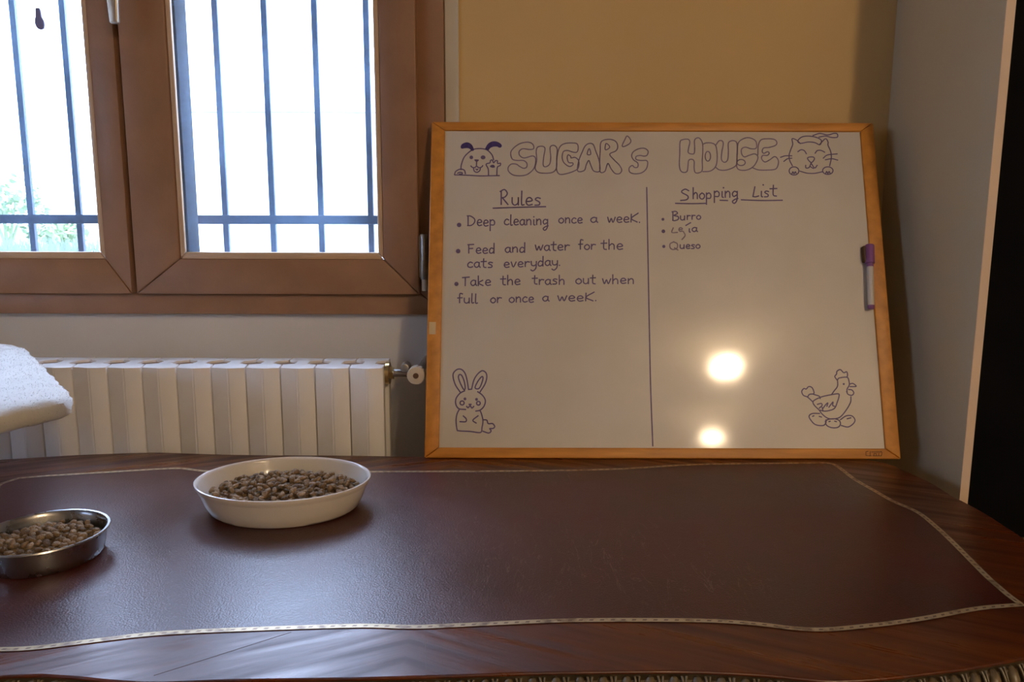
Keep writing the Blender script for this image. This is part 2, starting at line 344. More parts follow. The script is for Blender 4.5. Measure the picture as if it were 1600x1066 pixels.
sl1 = atY(205, 440, SY).x; sl0 = sl1-(sr1-sr0)
for (x0, x1, gl, gr) in ((sr0, sr1, atY(283, 300, SY).x, atY(588, 300, SY).x), (sl0, sl1, sl0+(sr1-atY(588, 300, SY).x), atY(147, 300, SY).x)):
    bm = bmesh.new(); st = WZ1-.035
    mitred(bm, x0, x1, sz0, st, gl-x0-.012, x1-gr-.012, bz0-sz0, .07, SY, SY+.064, .0035)
    s = link('sash', bm, 'window', win, True); sashes.append(s)
    bm = bmesh.new(); mitred(bm, gl-.012, gr+.012, bz0-.001, st-.069, .012, .012, bz0*0+.016, .012, SY+.003, GY-.0005, .004)
    link('glazing_bead', bm, 'bead', s, True)
    bm = bmesh.new(); mitred(bm, gl-.004, gr+.004, bz0+.004, st-.075, .006, .006, .008, .006, GY+.0065, SY+.078, .001)
    link('gasket', bm, 'gasket', s, True)
    bm = bmesh.new(); box(bm, gl-.006, gr+.006, GY, GY+.006, bz0+.004, st-.074); link('glass_pane', bm, 'glass', s)
# hinge on the right, metal above, ivory cap below
hx = atY(662, 410, 1.685); ht = atY(662, 366, 1.685).z; hb = atY(662, 437, 1.685).z; hc = atY(662, 455, 1.685).z
bm = bmesh.new(); cyl(bm, (hx.x, 1.692, hb), (hx.x, 1.692, ht), .0085, n=20); bevel(bm, .001, 2, 60); box(bm, hx.x-.016, hx.x-.004, 1.694, 1.712, hb+.004, ht-.004)
h = link('hinge', bm, 'steel_hinge', win, True)
bm = bmesh.new(); cyl(bm, (hx.x+.001, 1.692, hc), (hx.x+.001, 1.692, hb), .0068, n=20); link('hinge_cap', bm, 'ivory', h, True)
# lever handle hanging at the top of the picture
p = atY(183, 39, 1.655); q = atY(177, -30, 1.655)
bm = bmesh.new()
prof = [(-.0085, 0), (.0085, 0), (.0115, .055), (.012, .13), (-.012, .13), (-.0115, .055)]
tmp = [(p.x+a+(q.x-p.x)*b*6, p.z+b) for a, b in prof]; prism(bm, tmp, 1.640, 1.653, 'y'); bevel(bm, .004, 3)
cx = sum(t[0] for t in tmp[3:5])/2; cz = p.z+.12
cyl(bm, (cx, SY-.004, cz), (cx, 1.645, cz), .008, n=20)
hd = link('window_handle', bm, 'handle', win, True)
bm = bmesh.new(); box(bm, cx-.015, cx+.015, SY-.008, SY, cz-.05, cz+.05); bevel(bm, .004, 3); link('handle_plate', bm, 'handle', hd, True)
rebase(win, ((WX0+WX1)/2, FY, WZ0))
for s in win.children: pass

w2 = empty('window_2', (RX0, (SW[0]+SW[1])/2, SW[2]), kind='structure')
bm = bmesh.new()
for a in ((SW[0], SW[0]+.07, SW[2], SW[3]), (SW[1]-.07, SW[1], SW[2], SW[3]), (SW[0]+.07, SW[1]-.07, SW[2], SW[2]+.07), (SW[0]+.07, SW[1]-.07, SW[3]-.07, SW[3]), (-.635, -.565, SW[2]+.07, SW[3]-.07)): box(bm, RX0-.08, RX0-.02, *a)
o = link('frame', bm, 'window', w2); o.location = -w2.location
for a in ((SW[0]+.07, -.635), (-.565, SW[1]-.07)):
    bm = bmesh.new(); box(bm, RX0-.052, RX0-.048, a[0], a[1], SW[2]+.07, SW[3]-.07); o = link('glass_pane', bm, 'glass', w2); o.location = -w2.location
# pendant shape stuck on the left pane
p = atY(60, 29, GY-.004); k = 1.76/1200
bm = bmesh.new()
out = [(-2.6, 14), (1.8, 14.5), (3.2, 9), (3.6, 3), (6.0, -3), (6.2, -9), (4.5, -14), (-1, -14.5), (-4.2, -10), (-5.0, -3), (-3.6, 3), (-3.2, 9)]
prism(bm, [(v.x, v.y) for v in smooth_line([(p.x+a*k*1.15, p.z+b*k) for a, b in out], 3, True)], GY-.004, GY-.0002, 'y')
tag(link('window_ornament', bm, 'pend', None), 'small dark violet drop-shaped ornament high on the left window pane', 'ornament')

# ------------------------------------------------------------------ iron grille outside
GR = 1.87
gr = empty('window_grille', label='dark iron security grille of upright bars outside the two window panes', cat='grille')
xs = [-1.152-.1155*i for i in (3, 2, 1)] + [atY(x, y, GR).x for x, y in ((36, 190), (112, 190))] + [-.925, -.824] + [atY(x, y, GR).x for x, y in ((345, 190), (420, 190), (497, 190), (576, 190))] + [-.232]
for x in xs:
    if x < WX0+.02 or x > WX1-.02: continue
    bm = bmesh.new(); box(bm, x-.0070, x+.0070, GR-.0055, GR+.0055, WZ0-.03, WZ1+.05); bevel(bm, .0012, 1); link('bar', bm, 'grille', gr, True)
za, zb = atY(440, 350, GR-.01).z, atY(440, 337, GR-.01).z
for dz in (0, .62):
    bm = bmesh.new(); box(bm, WX0-.06, WX1+.06, GR-.0085, GR-.0056, za+dz-.001, zb+dz+.001); bevel(bm, .0008, 1); link('cross_bar', bm, 'grille', gr, True)
for x in (WX0-.05, WX1+.05):
    for z in (za, za+.62):
        bm = bmesh.new(); cyl(bm, (x, OUT, z+.01), (x, GR-.0086, z+.01), .006, n=10); link('fixing', bm, 'grille', gr, True)
rebase(gr, ((WX0+WX1)/2, GR, WZ0+.02))

# ------------------------------------------------------------------ outdoors
bm = bmesh.new()
N = 26
vs = {}
for i in range(N+1):
    for j in range(N+1):
        x = -40+80*i/N; y = 3.2+70*(j/N)**2
        vs[i, j] = bm.verts.new((x, y, .96+.05*math.sin(x*1.3+y)+.02*math.sin(y*3)))
for i in range(N):
    for j in range(N): bm.faces.new((vs[i, j], vs[i+1, j], vs[i+1, j+1], vs[i, j+1]))
tag(link('ground', bm, 'grass'), kind='structure')
bm = bmesh.new(); box(bm, -40, 40, OUT, 3.22, -.2, .0); box(bm, -40, 40, 3.1, 3.3, -.2, 1.0)
tag(link('terrace', bm, 'ext'), kind='structure')
bm = bmesh.new(); box(bm, -3.0, 5, 5.6, 5.8, .9, 2.0); bevel(bm, .02); box(bm, -3.04, 5.04, 5.56, 5.84, 2.0, 2.05)  # added white wall, stands in for overexposed haze below the horizon
tag(link('haze_wall', bm, 'ext'), 'added white wall standing in for the overexposed haze behind the right window pane', 'wall')
def leafy(name, c, r, n, label, stemh):
    bm = bmesh.new(); rnd = random.Random(name+str(c[0]))
    for i in range(n):
        d = Vector((rnd.gauss(0, 1), rnd.gauss(0, 1), rnd.gauss(0, .8))); d = d.normalized()*(rnd.random()**.4)
        p = Vector(c)+Vector((d.x*r[0], d.y*r[1], d.z*r[2])); s = rnd.uniform(.03, .06)
        a = Vector((rnd.gauss(0, 1), rnd.gauss(0, 1), rnd.gauss(0, 1))).normalized(); b = a.orthogonal().normalized()
        vs = [bm.verts.new(p+a*s), bm.verts.new(p+b*s*.45), bm.verts.new(p-a*s), bm.verts.new(p-b*s*.45)]
        bm.faces.new(vs)
    root = empty(name, (c[0], c[1], .95), label=label, cat='shrub')
    o = link('foliage', bm, 'leaf', root); o.location = -root.location; o['kind'] = 'stuff'
    bm = bmesh.new()
    for i in range(4): cyl(bm, (c[0], c[1], .9), (c[0]+rnd.uniform(-.5, .5)*r[0], c[1]+rnd.uniform(-.5, .5)*r[1], c[2]+rnd.uniform(-.2, .5)*r[2]), .02, .006, 8)
    o = link('stem', bm, 'leaf', root, True); o.location = -root.location
leafy('shrub', (-5.35, 8.2, 1.42), (.42, .5, .34), 500, 'pale loose shrub beyond the grille at the left edge of the left pane', .3)
leafy('shrub', (-4.7, 8.0, 1.12), (.28, .3, .16), 350, 'low pale green shrub behind the second left grille bar', .3)
bm = bmesh.new(); rnd = random.Random(5)
for i in range(2600):
    x = rnd.uniform(-6.5, -3.1); y = rnd.uniform(4.8, 7.6); h_ = rnd.uniform(.05, .15); lx = rnd.uniform(-.05, .05)
    a = bm.verts.new((x-.006, y, .95)); b = bm.verts.new((x+.006, y, .95)); c = bm.verts.new((x+lx, y+rnd.uniform(-.02, .02), .97+h_)); bm.faces.new((a, b, c))
tag(link('tall_grass', bm, 'grass'), 'pale grass blades on the bank outside the left pane', 'grass', kind='stuff')

# ------------------------------------------------------------------ radiator
RY = 1.529; RZ = atY(450, 575, RY).z; RB = .32
rx = [atY(x, 700, RY).x for x in (439, 492, 547, 602)]
pit = (rx[3]-atY(69, 700, RY).x)/10.0
rad = empty('radiator', label='white aluminium column radiator under the window behind the desk', cat='radiator')
hw = pit/2-.0013
def section_bm():
    bm = bmesh.new()
    # top view: creased front plate, narrow waist, rear flange
    pr = [(-hw, .002), (-.0035, -.0040), (-.001, -.0054), (.0015, -.0047), (.004, -.0064), (hw, .0008), (hw, .020), (.013, .030), (.013, .058), (hw, .070), (hw, .095), (-hw, .095), (-hw, .070), (-.013, .058), (-.013, .030), (-hw, .020)]
    zt = lambda y: RZ-RB + (0 if y < .01 else .0035)
    a = [bm.verts.new((x, y, 0)) for x, y in pr]; b = [bm.verts.new((x, y, zt(y))) for x, y in pr]; n = len(pr)
    fa = bm.faces.new(a[::-1]); fb = bm.faces.new(b)
    for i in range(n): bm.faces.new((a[i], a[(i+1) % n], b[(i+1) % n], b[i]))
    bmesh.ops.triangulate(bm, faces=[fa, fb])
    bevel(bm, .0022, 2, 35)
    return bm
sec = None
for i in range(14):
    x = rx[3]-pit*(i+.5)
    if sec is None: sec = link('radiator_section', section_bm(), 'rad', rad, True)
    else:
        o = sec.copy(); COL.objects.link(o); sec2 = o; o.parent = rad
    (sec if i == 0 else o).location = (x, RY, RB)
bm = bmesh.new()
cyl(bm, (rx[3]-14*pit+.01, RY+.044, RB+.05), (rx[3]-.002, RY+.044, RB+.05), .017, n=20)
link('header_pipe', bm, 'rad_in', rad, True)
bm = bmesh.new(); box(bm, rx[3]-14*pit+.003, rx[3]-.004, RY+.018, RY+.072, RZ-.020, RZ-.0015); link('hole_shade_plate', bm, 'rad_in', rad)  # brown plate put in to darken the top openings like shade
bm = bmesh.new()
for x in (rx[3]-2.5*pit, rx[3]-11.5*pit):
    bm = bmesh.new(); box(bm, x-.012, x+.012, RY+.0955, WALL-.001, RZ-.12, RZ-.08); link('wall_bracket', bm, 'valve', rad)
bm = bmesh.new()
vc = atY(609, 583, RY+.044)
cyl(bm, (rx[3]-.002, vc.y, vc.z), (rx[3]+.006, vc.y, vc.z), .0235, n=28); cyl(bm, (rx[3]+.006, vc.y, vc.z), (rx[3]+.014, vc.y, vc.z), .014, n=6)
v = link('valve_collar', bm, 'brass', rad, True)
kn = atY(650, 587, RY+.006); cp = atY(632, 576, RY+.02)
bm = bmesh.new(); cyl(bm, (rx[3]+.012, vc.y, vc.z), (kn.x, vc.y, vc.z), .0085, n=16); cyl(bm, (kn.x, vc.y+.0, vc.z), (kn.x, WALL-.001, vc.z), .009, n=16)
cyl(bm, (kn.x, vc.y, vc.z), (kn.x, RY+.02, kn.z), .011, n=16)
link('valve_body', bm, 'valve', rad, True)
bm = bmesh.new(); cyl(bm, (cp.x, RY+.055, cp.z), (cp.x, RY+.022, cp.z), .0098, .009, 20); bevel(bm, .0015, 2, 50); link('bleed_cap', bm, 'valve', rad, True)
bm = bmesh.new()
n = 40
rr = [.0185+.0006*math.cos(i*PI) for i in range(n)]
prism(bm, [(kn.x+r*math.cos(2*PI*i/n), kn.z+r*math.sin(2*PI*i/n)) for i, r in enumerate(rr)], RY+.003, RY+.027, 'y'); bevel(bm, .002, 2, 50)
kb = link('valve_knob', bm, 'ivory', rad, True)
bm = bmesh.new(); cyl(bm, (kn.x, RY+.0035, kn.z), (kn.x, RY+.0015, kn.z), .0058, n=18); link('knob_screw', bm, 'screw', kb, True)
bm = bmesh.new(); cyl(bm, (rx[3]-14*pit+.02, RY+.044, RB-.0), (rx[3]-14*pit+.02, RY+.044, 0), .009, n=12); link('floor_pipe', bm, 'valve', rad, True); bm = bmesh.new()
cyl(bm, (rx[3]-pit*.5, RY+.044, RB), (rx[3]-pit*.5, RY+.044, 0), .009, n=12); link('floor_pipe', bm, 'valve', rad, True)
rebase(rad, (rx[3]-7*pit, RY+.045, 0))

# ------------------------------------------------------------------ tall cabinet at the right
PX = (atY(1403, 0, WALL).x+atY(1386, 200, WALL).x)/2; 
PYF = 1.345
for _ in range(20):
    PYF += (PX-atY(1540, 350, PYF).x)*1.2
cab = empty('tall_cabinet', label='tall cabinet with grey side panel, pale front edge and black front', cat='cabinet')
TH = atY(1549, 390, PYF).x-atY(1535, 390, PYF).x
bm = bmesh.new(); box(bm, PX, PX+TH, PYF+.001, WALL-.001, 0, 2.35); link('side_panel', bm, 'panel', cab)
bm = bmesh.new(); box(bm, PX, PX+TH, PYF-.0005, PYF+.001, 0, 2.35); link('edge_band', bm, 'edgeband', cab)
bm = bmesh.new(); box(bm, PX+TH+.9, PX+2*TH+.9, PYF+.001, WALL-.001, 0, 2.35); link('side_panel', bm, 'panel', cab)
bm = bmesh.new(); box(bm, PX, PX+2*TH+.9, PYF, WALL-.001, 2.35, 2.37); link('top_panel', bm, 'panel', cab)
for i in range(2):
    x0 = PX+TH+.001+i*.45; bm = bmesh.new(); box(bm, x0, x0+.447, PYF+.004, PYF+.022, .05, 2.345); bevel(bm, .001, 1)
    d = link('door', bm, 'black', cab)
    bm = bmesh.new(); hx_ = x0+(.41 if i == 0 else .037); cyl(bm, (hx_, PYF-.02, 1.0), (hx_, PYF-.02, 1.2), .005, n=12)
    for z in (1.02, 1.18): cyl(bm, (hx_, PYF-.02, z), (hx_, PYF+.004, z), .004, n=8)
    link('handle', bm, 'black', d, True)
bm = bmesh.new(); box(bm, PX+TH, PX+TH+.9, WALL-.012, WALL-.002, 0, 2.35); link('back_panel', bm, 'black', cab)
rebase(cab, (PX+.45, (PYF+WALL)/2, 0))

# ------------------------------------------------------------------ desk
desk = empty('writing_desk', label='large serpentine mahogany desk with oxblood leather top and gilt border', cat='desk')
def g(x, y): p = atZ(x, y, DESK); return Vector((p.x, p.y))
back = [g(*p) for p in ((40, 716), (120, 711), (200, 708), (250, 707), (310, 709), (400, 711), (560, 712), (665, 714), (850, 716), (1040, 717))] + [g(*p) for p in ((1180, 716), (1300, 716), (1350, 718))]
right = [g(*p) for p in ((1391, 726), (1410, 734), (1452, 753), (1490, 776), (1508, 785), (1544, 805), (1567, 820), (1599, 841), (1655, 885), (1712, 940))]
front = [g(*p) for p in ((1720, 990), (1660, 1012), (1600, 1028), (1520, 1043), (1450, 1052), (1380, 1060), (1310, 1064), (1270, 1062), (1200, 1055), (1130, 1051), (1050, 1049), (860, 1051), (700, 1056), (560, 1060), (360, 1063), (220, 1067))]
fl = front[-1]
left = [Vector(p) for p in ((-.52, .725), (-.66, .66), (-.80, .63), (-.95, .64), (-1.06, .70), (-1.14, .85), (-1.19, 1.05), (-1.18, 1.22), (-1.08, 1.33))] + [g(-60, 724)]
outline = smooth_line([Vector((p.x, p.y, 0)) for p in back+right+front+left], 4, True)
def inset(pts, d):
    n = len(pts); res = []
    for i in range(n):
        t = (pts[(i+1) % n]-pts[i-1]); nn = Vector((t.y, -t.x, 0)).normalized(); res.append(pts[i]+nn*d)
    return res
area = sum(a.x*b.y-b.x*a.y for a, b in zip(outline, outline[1:]+outline[:1]))
sgn = 1 if area < 0 else -1     # so that inset(.., +d) goes inwards
def slab(bm, rings):
    """closed solid from (points, z) rings from top to bottom"""
    R = [[bm.verts.new((p.x, p.y, z)) for p in pts] for pts, z in rings]
    n = len(R[0])
    for a, b in zip(R, R[1:]):
        for i in range(n): bm.faces.new((a[i], a[(i+1) % n], b[(i+1) % n], b[i]))
    f1 = bm.faces.new(R[0]); f2 = bm.faces.new(R[-1][::-1]); bmesh.ops.triangulate(bm, faces=[f1, f2])
bm = bmesh.new()
slab(bm, [(inset(outline, sgn*.002), DESK), (inset(outline, sgn*.0006), DESK-.0006), (outline, DESK-.0015), (outline, DESK-.003), (inset(outline, sgn*.003), DESK-.004), (inset(outline, sgn*.003), DESK-.005)])
link('tabletop', bm, 'veneer', desk)
bm = bmesh.new()   # deep moulding that carries the carving
slab(bm, [(inset(outline, sgn*.006), DESK-.0051), (inset(outline, -sgn*.004), DESK-.0075), (inset(outline, -sgn*.009), DESK-.020), (inset(outline, -sgn*.004), DESK-.034), (inset(outline, sgn*.012), DESK-.044), (inset(outline, sgn*.02), DESK-.046)])
link('edge_moulding', bm, 'carve', desk)
# carved lobes along the front edge
oc = outline; L = [0]
for a, b in zip(oc, oc[1:]): L.append(L[-1]+(b-a).length)
i0 = min(range(len(oc)), key=lambda i: (oc[i]-Vector((*right[-3], 0))).length); i1 = min(range(len(oc)), key=lambda i: (oc[i]-Vector((*left[1], 0))).length)
def lobe_mesh():
    bm = bmesh.new()
    for s in (0,):
        bmesh.ops.create_uvsphere(bm, u_segments=10, v_segments=6, radius=1)
        for v_ in bm.verts:
            x, y, z = v_.co; v_.co = (x*.0064*(1+.25*z)+.002*z, y*.0065-.002*(1-z*z), z*.0145)
    # a thin C-shaped fillet on each side of the egg
    for sd in (-1, 1):
        prev = None
        for t in range(7):
            a = -1.1+2.2*t/6; c = Vector((sd*(.0088+.0022*math.cos(a)), -.0035-.002*math.cos(a), .0135*math.sin(a)/.9+.0005))
            ring = [bm.verts.new(c+Vector((.0015*math.cos(q), .0020*math.sin(q), .0))) for q in (0, PI/2, PI, 3*PI/2)]
            if prev:
                for q in range(4): bm.faces.new((prev[q], prev[(q+1) % 4], ring[(q+1) % 4], ring[q]))
            prev = ring
    me = bpy.data.meshes.new('carved_lobe'); bmesh.ops.recalc_face_normals(bm, faces=bm.faces[:]); bm.to_mesh(me); bm.free(); me.materials.append(MT['lobe'])
    me.polygons.foreach_set('use_smooth', [True]*len(me.polygons)); return me
lob = lobe_mesh(); s = L[i0]; i = i0
while s < L[i1]:
    while i+1 < len(L) and L[i+1] < s: i += 1
    t = (s-L[i])/(L[i+1]-L[i]); p = oc[i].lerp(oc[i+1], t); d = (oc[i+1]-oc[i]).normalized(); nrm = Vector((d.y, -d.x, 0))*(-sgn)
    o = bpy.data.objects.new('carved_lobe', lob); COL.objects.link(o); o.parent = desk
    o.location = (p.x+nrm.x*.0065, p.y+nrm.y*.0065, DESK-.0175); o.rotation_euler = (-.5, 0, math.atan2(nrm.x, -nrm.y)); s += .0245
# carcass and legs under the top
bm = bmesh.new(); c_in = inset(outline, sgn*.06); slab(bm, [(c_in, DESK-.045), (c_in, DESK-.15)]); link('apron', bm, 'deskbody', desk)
legm = None
for (x, y) in ((-1.02, .80), (-.98, 1.20), (.66, .93), (.56, 1.22)):
    bm = bmesh.new(); prf = []
    for q in range(13):
        t = q/12; prf.append((.020+.028*t**2+.010*math.exp(-((t-.05)/.05)**2), t*(DESK-.15)))
    rg = [[bm.verts.new((x+r*math.cos(2*PI*k_/12)+.02*math.sin(t_*PI*2)*(1 if x > 0 else -1), y+r*math.sin(2*PI*k_/12), z)) for k_ in range(12)] for (r, z), t_ in zip(prf, [q/12 for q in range(13)])]
    for a, b in zip(rg, rg[1:]):
        for k_ in range(12): bm.faces.new((a[k_], a[(k_+1) % 12], b[(k_+1) % 12], b[k_]))
    bm.faces.new(rg[0][::-1]); bm.faces.new(rg[-1]); link('leg', bm, 'deskbody', desk, True)
# leather and gilt band
lb = [g(*p) for p in ((30, 748), (80, 744), (180, 738), (245, 734), (285, 733), (320, 737), (400, 738), (578, 738), (800, 737), (930, 735), (1000, 732), (1060, 728), (1120, 726), (1200, 725), (1290, 724))]
lr = [g(*p) for p in ((1306, 728), (1334, 749), (1365, 767), (1395, 784), (1433, 801), (1460, 822), (1483, 843), (1513, 873), (1544, 904), (1574, 930), (1596, 946))]
lf = [g(*p) for p in ((1528, 952), (1452, 966), (1400, 974), (1357, 979), (1290, 985), (1240, 983), (1180, 976), (1100, 971), (950, 970), (850, 972), (700, 979), (640, 981), (560, 979), (400, 984), (250, 991), (150, 1002), (60, 1013), (0, 1016), (-70, 1014))]
ll = [Vector(p) for p in ((-.76, .78), (-.86, .80), (-.93, .90), (-.99, 1.03), (-.99, 1.14), (-.93, 1.20))] + [g(-14, 772), g(0, 758)]
def seg(pts, k_=5): return smooth_line([Vector((p.x, p.y, 0)) for p in pts], k_, False)
loop = seg(lb)[:-1]+seg([lb[-1]]+lr)[:-1]+seg([lr[-1]]+lf+ll+[lb[0]])[:-1]
ar2 = sum(a.x*b.y-b.x*a.y for a, b in zip(loop, loop[1:]+loop[:1])); sg2 = 1 if ar2 < 0 else -1
bm = bmesh.new(); slab(bm, [(loop, DESK+.0006), (loop, DESK-.001)]); link('leather_inlay', bm, 'leather', desk)
def ribbon3(name, pts, wd, z, m, parent, closed=True):
    bm = bmesh.new(); uvl = bm.loops.layers.uv.new('UVMap'); n = len(pts); s = 0
    a_ = inset(pts, sg2*wd/2); b_ = inset(pts, -sg2*wd/2)
    A = [bm.verts.new((p.x, p.y, z)) for p in a_]; B = [bm.verts.new((p.x, p.y, z)) for p in b_]
    for i in range(n):
        j = (i+1) % n; ln = (pts[j]-pts[i]).length
        f = bm.faces.new((A[i], A[j], B[j], B[i]))
        for lp, uv in zip(f.loops, ((s, 1), (s+ln, 1), (s+ln, 0), (s, 0))): lp[uvl].uv = uv
        s += ln
    # give it thickness downwards
    me = bpy.data.meshes.new(name); bmesh.ops.recalc_face_normals(bm, faces=bm.faces[:])
    bm.to_mesh(me); bm.free(); me.materials.append(MT[m]); o = bpy.data.objects.new(name, me); COL.objects.link(o); o.parent = parent
    return o
rb = ribbon3('gilt_band', loop, .0085, DESK+.0010, 'gilt', desk); rb['label'] = 'thin gold tooled band around the leather'
# open joints in the veneer
for a, b, wd in (((664, 984), (666, 1054), .0007), ((240, 1056), (455, 988), .0007)):
    bm = bmesh.new()
    a, b = g(*a), g(*b); d = (b-a).normalized(); nn = Vector((-d.y, d.x))*wd/2
    q = [a-nn, b-nn, b+nn, a+nn]; prism(bm, [(v_.x, v_.y) for v_ in q], DESK-.0005, DESK+.0003); link('veneer_joint', bm, 'deskbody', desk)
rebase(desk, (0, 1.05, 0))

# ------------------------------------------------------------------ whiteboard
BY = 1.462; LEAN = math.radians(18.5); BH = .708
bl = Vector((atY(663, 716, BY).x, BY, DESK+.0015)); brx = atY(1408, 717, BY).x; BW = brx-bl.x
U = Vector((1, 0, 0)); V = Vector((0, math.sin(LEAN), math.cos(LEAN))); NN = Vector((0, -math.cos(LEAN), math.sin(LEAN)))
board = empty('whiteboard', tuple(bl), label='pine-framed whiteboard with purple handwriting leaning on the wall', cat='whiteboard')
board.rotation_euler = (-LEAN, 0, 0)     # local x along the base, z up the board, -y towards the viewer
def tobd(x, y, off=0.0):
    """where the sight line through a point of the photograph meets the board face: (along, up)"""
    d = ray(x, y); o = bl - NN*.004
    t = ((o-CAM).dot(NN))/d.dot(NN); p = CAM+d*t - o
    return Vector((p.dot(U), p.dot(V)))
fw = .0285
bm = bmesh.new(); box(bm, fw-.006, BW-fw+.006, .0045, .012, fw-.006-.008, BH-fw+.012); link('writing_surface', bm, 'board', board)
fwt = .0195; fwb = .0205
O = [(0, 0), (BW, 0), (BW, BH), (0, BH)]; I = [(fw, fwb), (BW-fw, fwb), (BW-fw, BH-fwt), (fw, BH-fwt)]
for i in range(4):
    j = (i+1) % 4; bm = bmesh.new(); a, b, c, d = map(Vector, (O[i], O[j], I[j], I[i])); t = (b-a).normalized()*.0003
    prism(bm, [a+t, b-t, c-t, d+t], 0, .018, 'y'); bevel(bm, .0022, 3)
    link('frame_rail', bm, 'pine_h' if i % 2 == 0 else 'pine', board, True)
a = tobd(667, 523); b = tobd(677, 504)
bm = bmesh.new(); box(bm, .004, .0175, -.0008, .0002, a.y, b.y); link('paper_label', bm, 'sticker', board)
# ink strokes: flat ribbons lying on the board
def stroke(bm, pts, wd, closed=False, k=5, y=.0041, z=None):
    P = [Vector((p.x, p.y)) for p in smooth_line([Vector((q[0], q[1], 0)) for q in pts], k, closed)]
    # drop near-duplicates
    Q = [P[0]]
    for p in P[1:]:
        if (p-Q[-1]).length > 1e-5: Q.append(p)
    P = Q; n = len(P)
    if n < 2: return
    A = []; B = []
    for i in range(n):
        if closed: t = P[(i+1) % n]-P[i-1]
        else: t = P[min(i+1, n-1)]-P[max(i-1, 0)]
        if t.length < 1e-9: t = Vector((1, 0))
        t.normalize(); nn = Vector((-t.y, t.x))*wd/2
        e = t*wd*.35*(-1 if i == 0 else 1 if i == n-1 else 0) if not closed else Vector((0, 0))
        A.append(bm.verts.new((P[i].x+nn.x+e.x, y, P[i].y+nn.y+e.y))); B.append(bm.verts.new((P[i].x-nn.x+e.x, y, P[i].y-nn.y+e.y)))
    for i in range(n if closed else n-1):
        j = (i+1) % n; bm.faces.new((A[i], A[j], B[j], B[i]))
def fill(bm, pts, y=.0040):
    P = smooth_line([Vector((q[0], q[1], 0)) for q in pts], 4, True)
    f = bm.faces.new([bm.verts.new((p.x, y, p.y)) for p in P]); bmesh.ops.triangulate(bm, faces=[f])
def circ(cx, cy, rx_, ry_=None, n=10): ry_ = ry_ or rx_; return [(cx+rx_*math.cos(2*PI*i/n), cy+ry_*math.sin(2*PI*i/n)) for i in range(n)]
def drawing(name, blk, lines, fills=(), closed=(), wd=.0030, m='ink'):
    ox, oy, s = blk; f = lambda q: tobd(ox+q[0]*s, oy+q[1]*s)
    bm = bmesh.new()
    for ln in lines: stroke(bm, [f(q) for q in ln], wd)
    for ln in closed: stroke(bm, [f(q) for q in ln], wd, True)
    for ln in fills: fill(bm, [f(q) for q in ln])
    # a hair of thickness so each mark is a solid film of ink
    o = link(name, bm, m, board); return o
DOG = (690, 195, .10625)
drawing('dog_drawing', DOG, [
 [(285,660),(290,590),(330,480),(400,405),(470,362),(560,350),(650,362),(700,395),(745,450),(765,515)],
 [(515,545),(512,610)], [(430,605),(455,628),(490,628),(515,610),(550,632),(590,620),(605,600)],
 [(470,635),(480,680),(520,700),(560,675),(570,640)], [(505,650),(520,665),(535,650)],
 [(190,735),(205,690),(250,660),(290,652),(335,670),(350,720)], [(235,715),(260,700),(300,705),(300,725),(260,725)],
 [(195,738),(235,738),(380,742),(560,752),(700,750),(850,748)],
 [(690,740),(685,650),(655,590),(670,570),(710,560),(720,525),(745,520),(765,560),(790,530),(820,530),(825,570),(865,565),(860,600),(820,625),(812,740)]],
 fills=[circ(437,480,27), circ(610,480,35,29), [(480,512),(550,515),(515,548)], [(710,615),(730,592),(770,592),(785,625),(745,632)]], wd=.0026)
o = drawing('dog_ear', DOG, [], fills=[[(280,335),(290,295),(330,268),(380,258),(430,280),(460,320),(475,375),(440,385),(420,360),(390,345),(340,345),(300,352)]], m='inkfill')
o = drawing('dog_ear', DOG, [], fills=[[(640,360),(660,310),(700,265),(760,243),(820,250),(870,280),(885,310),(870,335),(840,335),(820,322),(770,322),(720,340),(690,375),(660,375)]], m='inkfill')
SG = (780, 200, .15625)
for cl, ex in (
 ([[(340,210),(345,180),(320,150),(270,142),(200,160),(140,205),(115,250),(130,310),(180,325),(240,325),(275,350),(275,390),(245,403),(205,385),(170,362),(120,362),(90,395),(95,435),(140,470),(210,478),(280,465),(340,415),(362,360),(362,300),(330,280),(250,300),(205,275),(200,235),(235,208),(300,215)]], []),
 ([[(378,200),(400,185),(440,185),(458,210),(445,290),(440,370),(465,388),(505,360),(515,290),(508,200),(530,175),(560,180),(580,215),(575,300),(572,400),(530,445),(440,452),(385,440),(360,400),(375,320),(370,240)]], []),
 ([[(778,240),(790,200),(780,160),(740,150),(660,155),(610,185),(585,250),(575,340),(575,420),(600,460),(650,462),(740,435),(790,400),(795,330),(760,295),(720,300),(715,285),(690,268),(680,300),(695,345),(735,350),(735,370),(700,385),(650,350),(630,300),(640,240),(680,225),(740,242)]], []),
 ([[(795,330),(830,240),(860,180),(900,155),(940,165),(965,230),(1000,330),(1005,430),(945,430),(915,370),(895,325),(870,370),(850,425),(785,430)], [(900,205),(880,262),(915,262)]], []),
 ([[(1010,438),(1005,330),(1010,230),(1015,150),(1050,120),(1120,115),(1170,140),(1185,190),(1165,230),(1105,262),(1150,320),(1200,370),(1225,420),(1205,455),(1160,455),(1120,410),(1090,355),(1075,380),(1055,435)], [(1065,160),(1060,215),(1085,212),(1105,190),(1085,162)]], []),
 ([[(1280,80),(1315,120),(1305,155),(1250,185),(1230,175),(1255,120)]], []),
 ([[(1480,270),(1488,230),(1450,203),(1390,210),(1340,240),(1325,280),(1345,320),(1385,350),(1385,390),(1355,395),(1330,375),(1300,400),(1305,440),(1350,458),(1420,450),(1470,410),(1485,350),(1470,325),(1420,325),(1370,315),(1370,285),(1410,275),(1450,282)]], [])):
    drawing('title_letter', SG, ex, closed=cl, wd=.0025, m='ink2')
HS = (1050, 200, .16875)
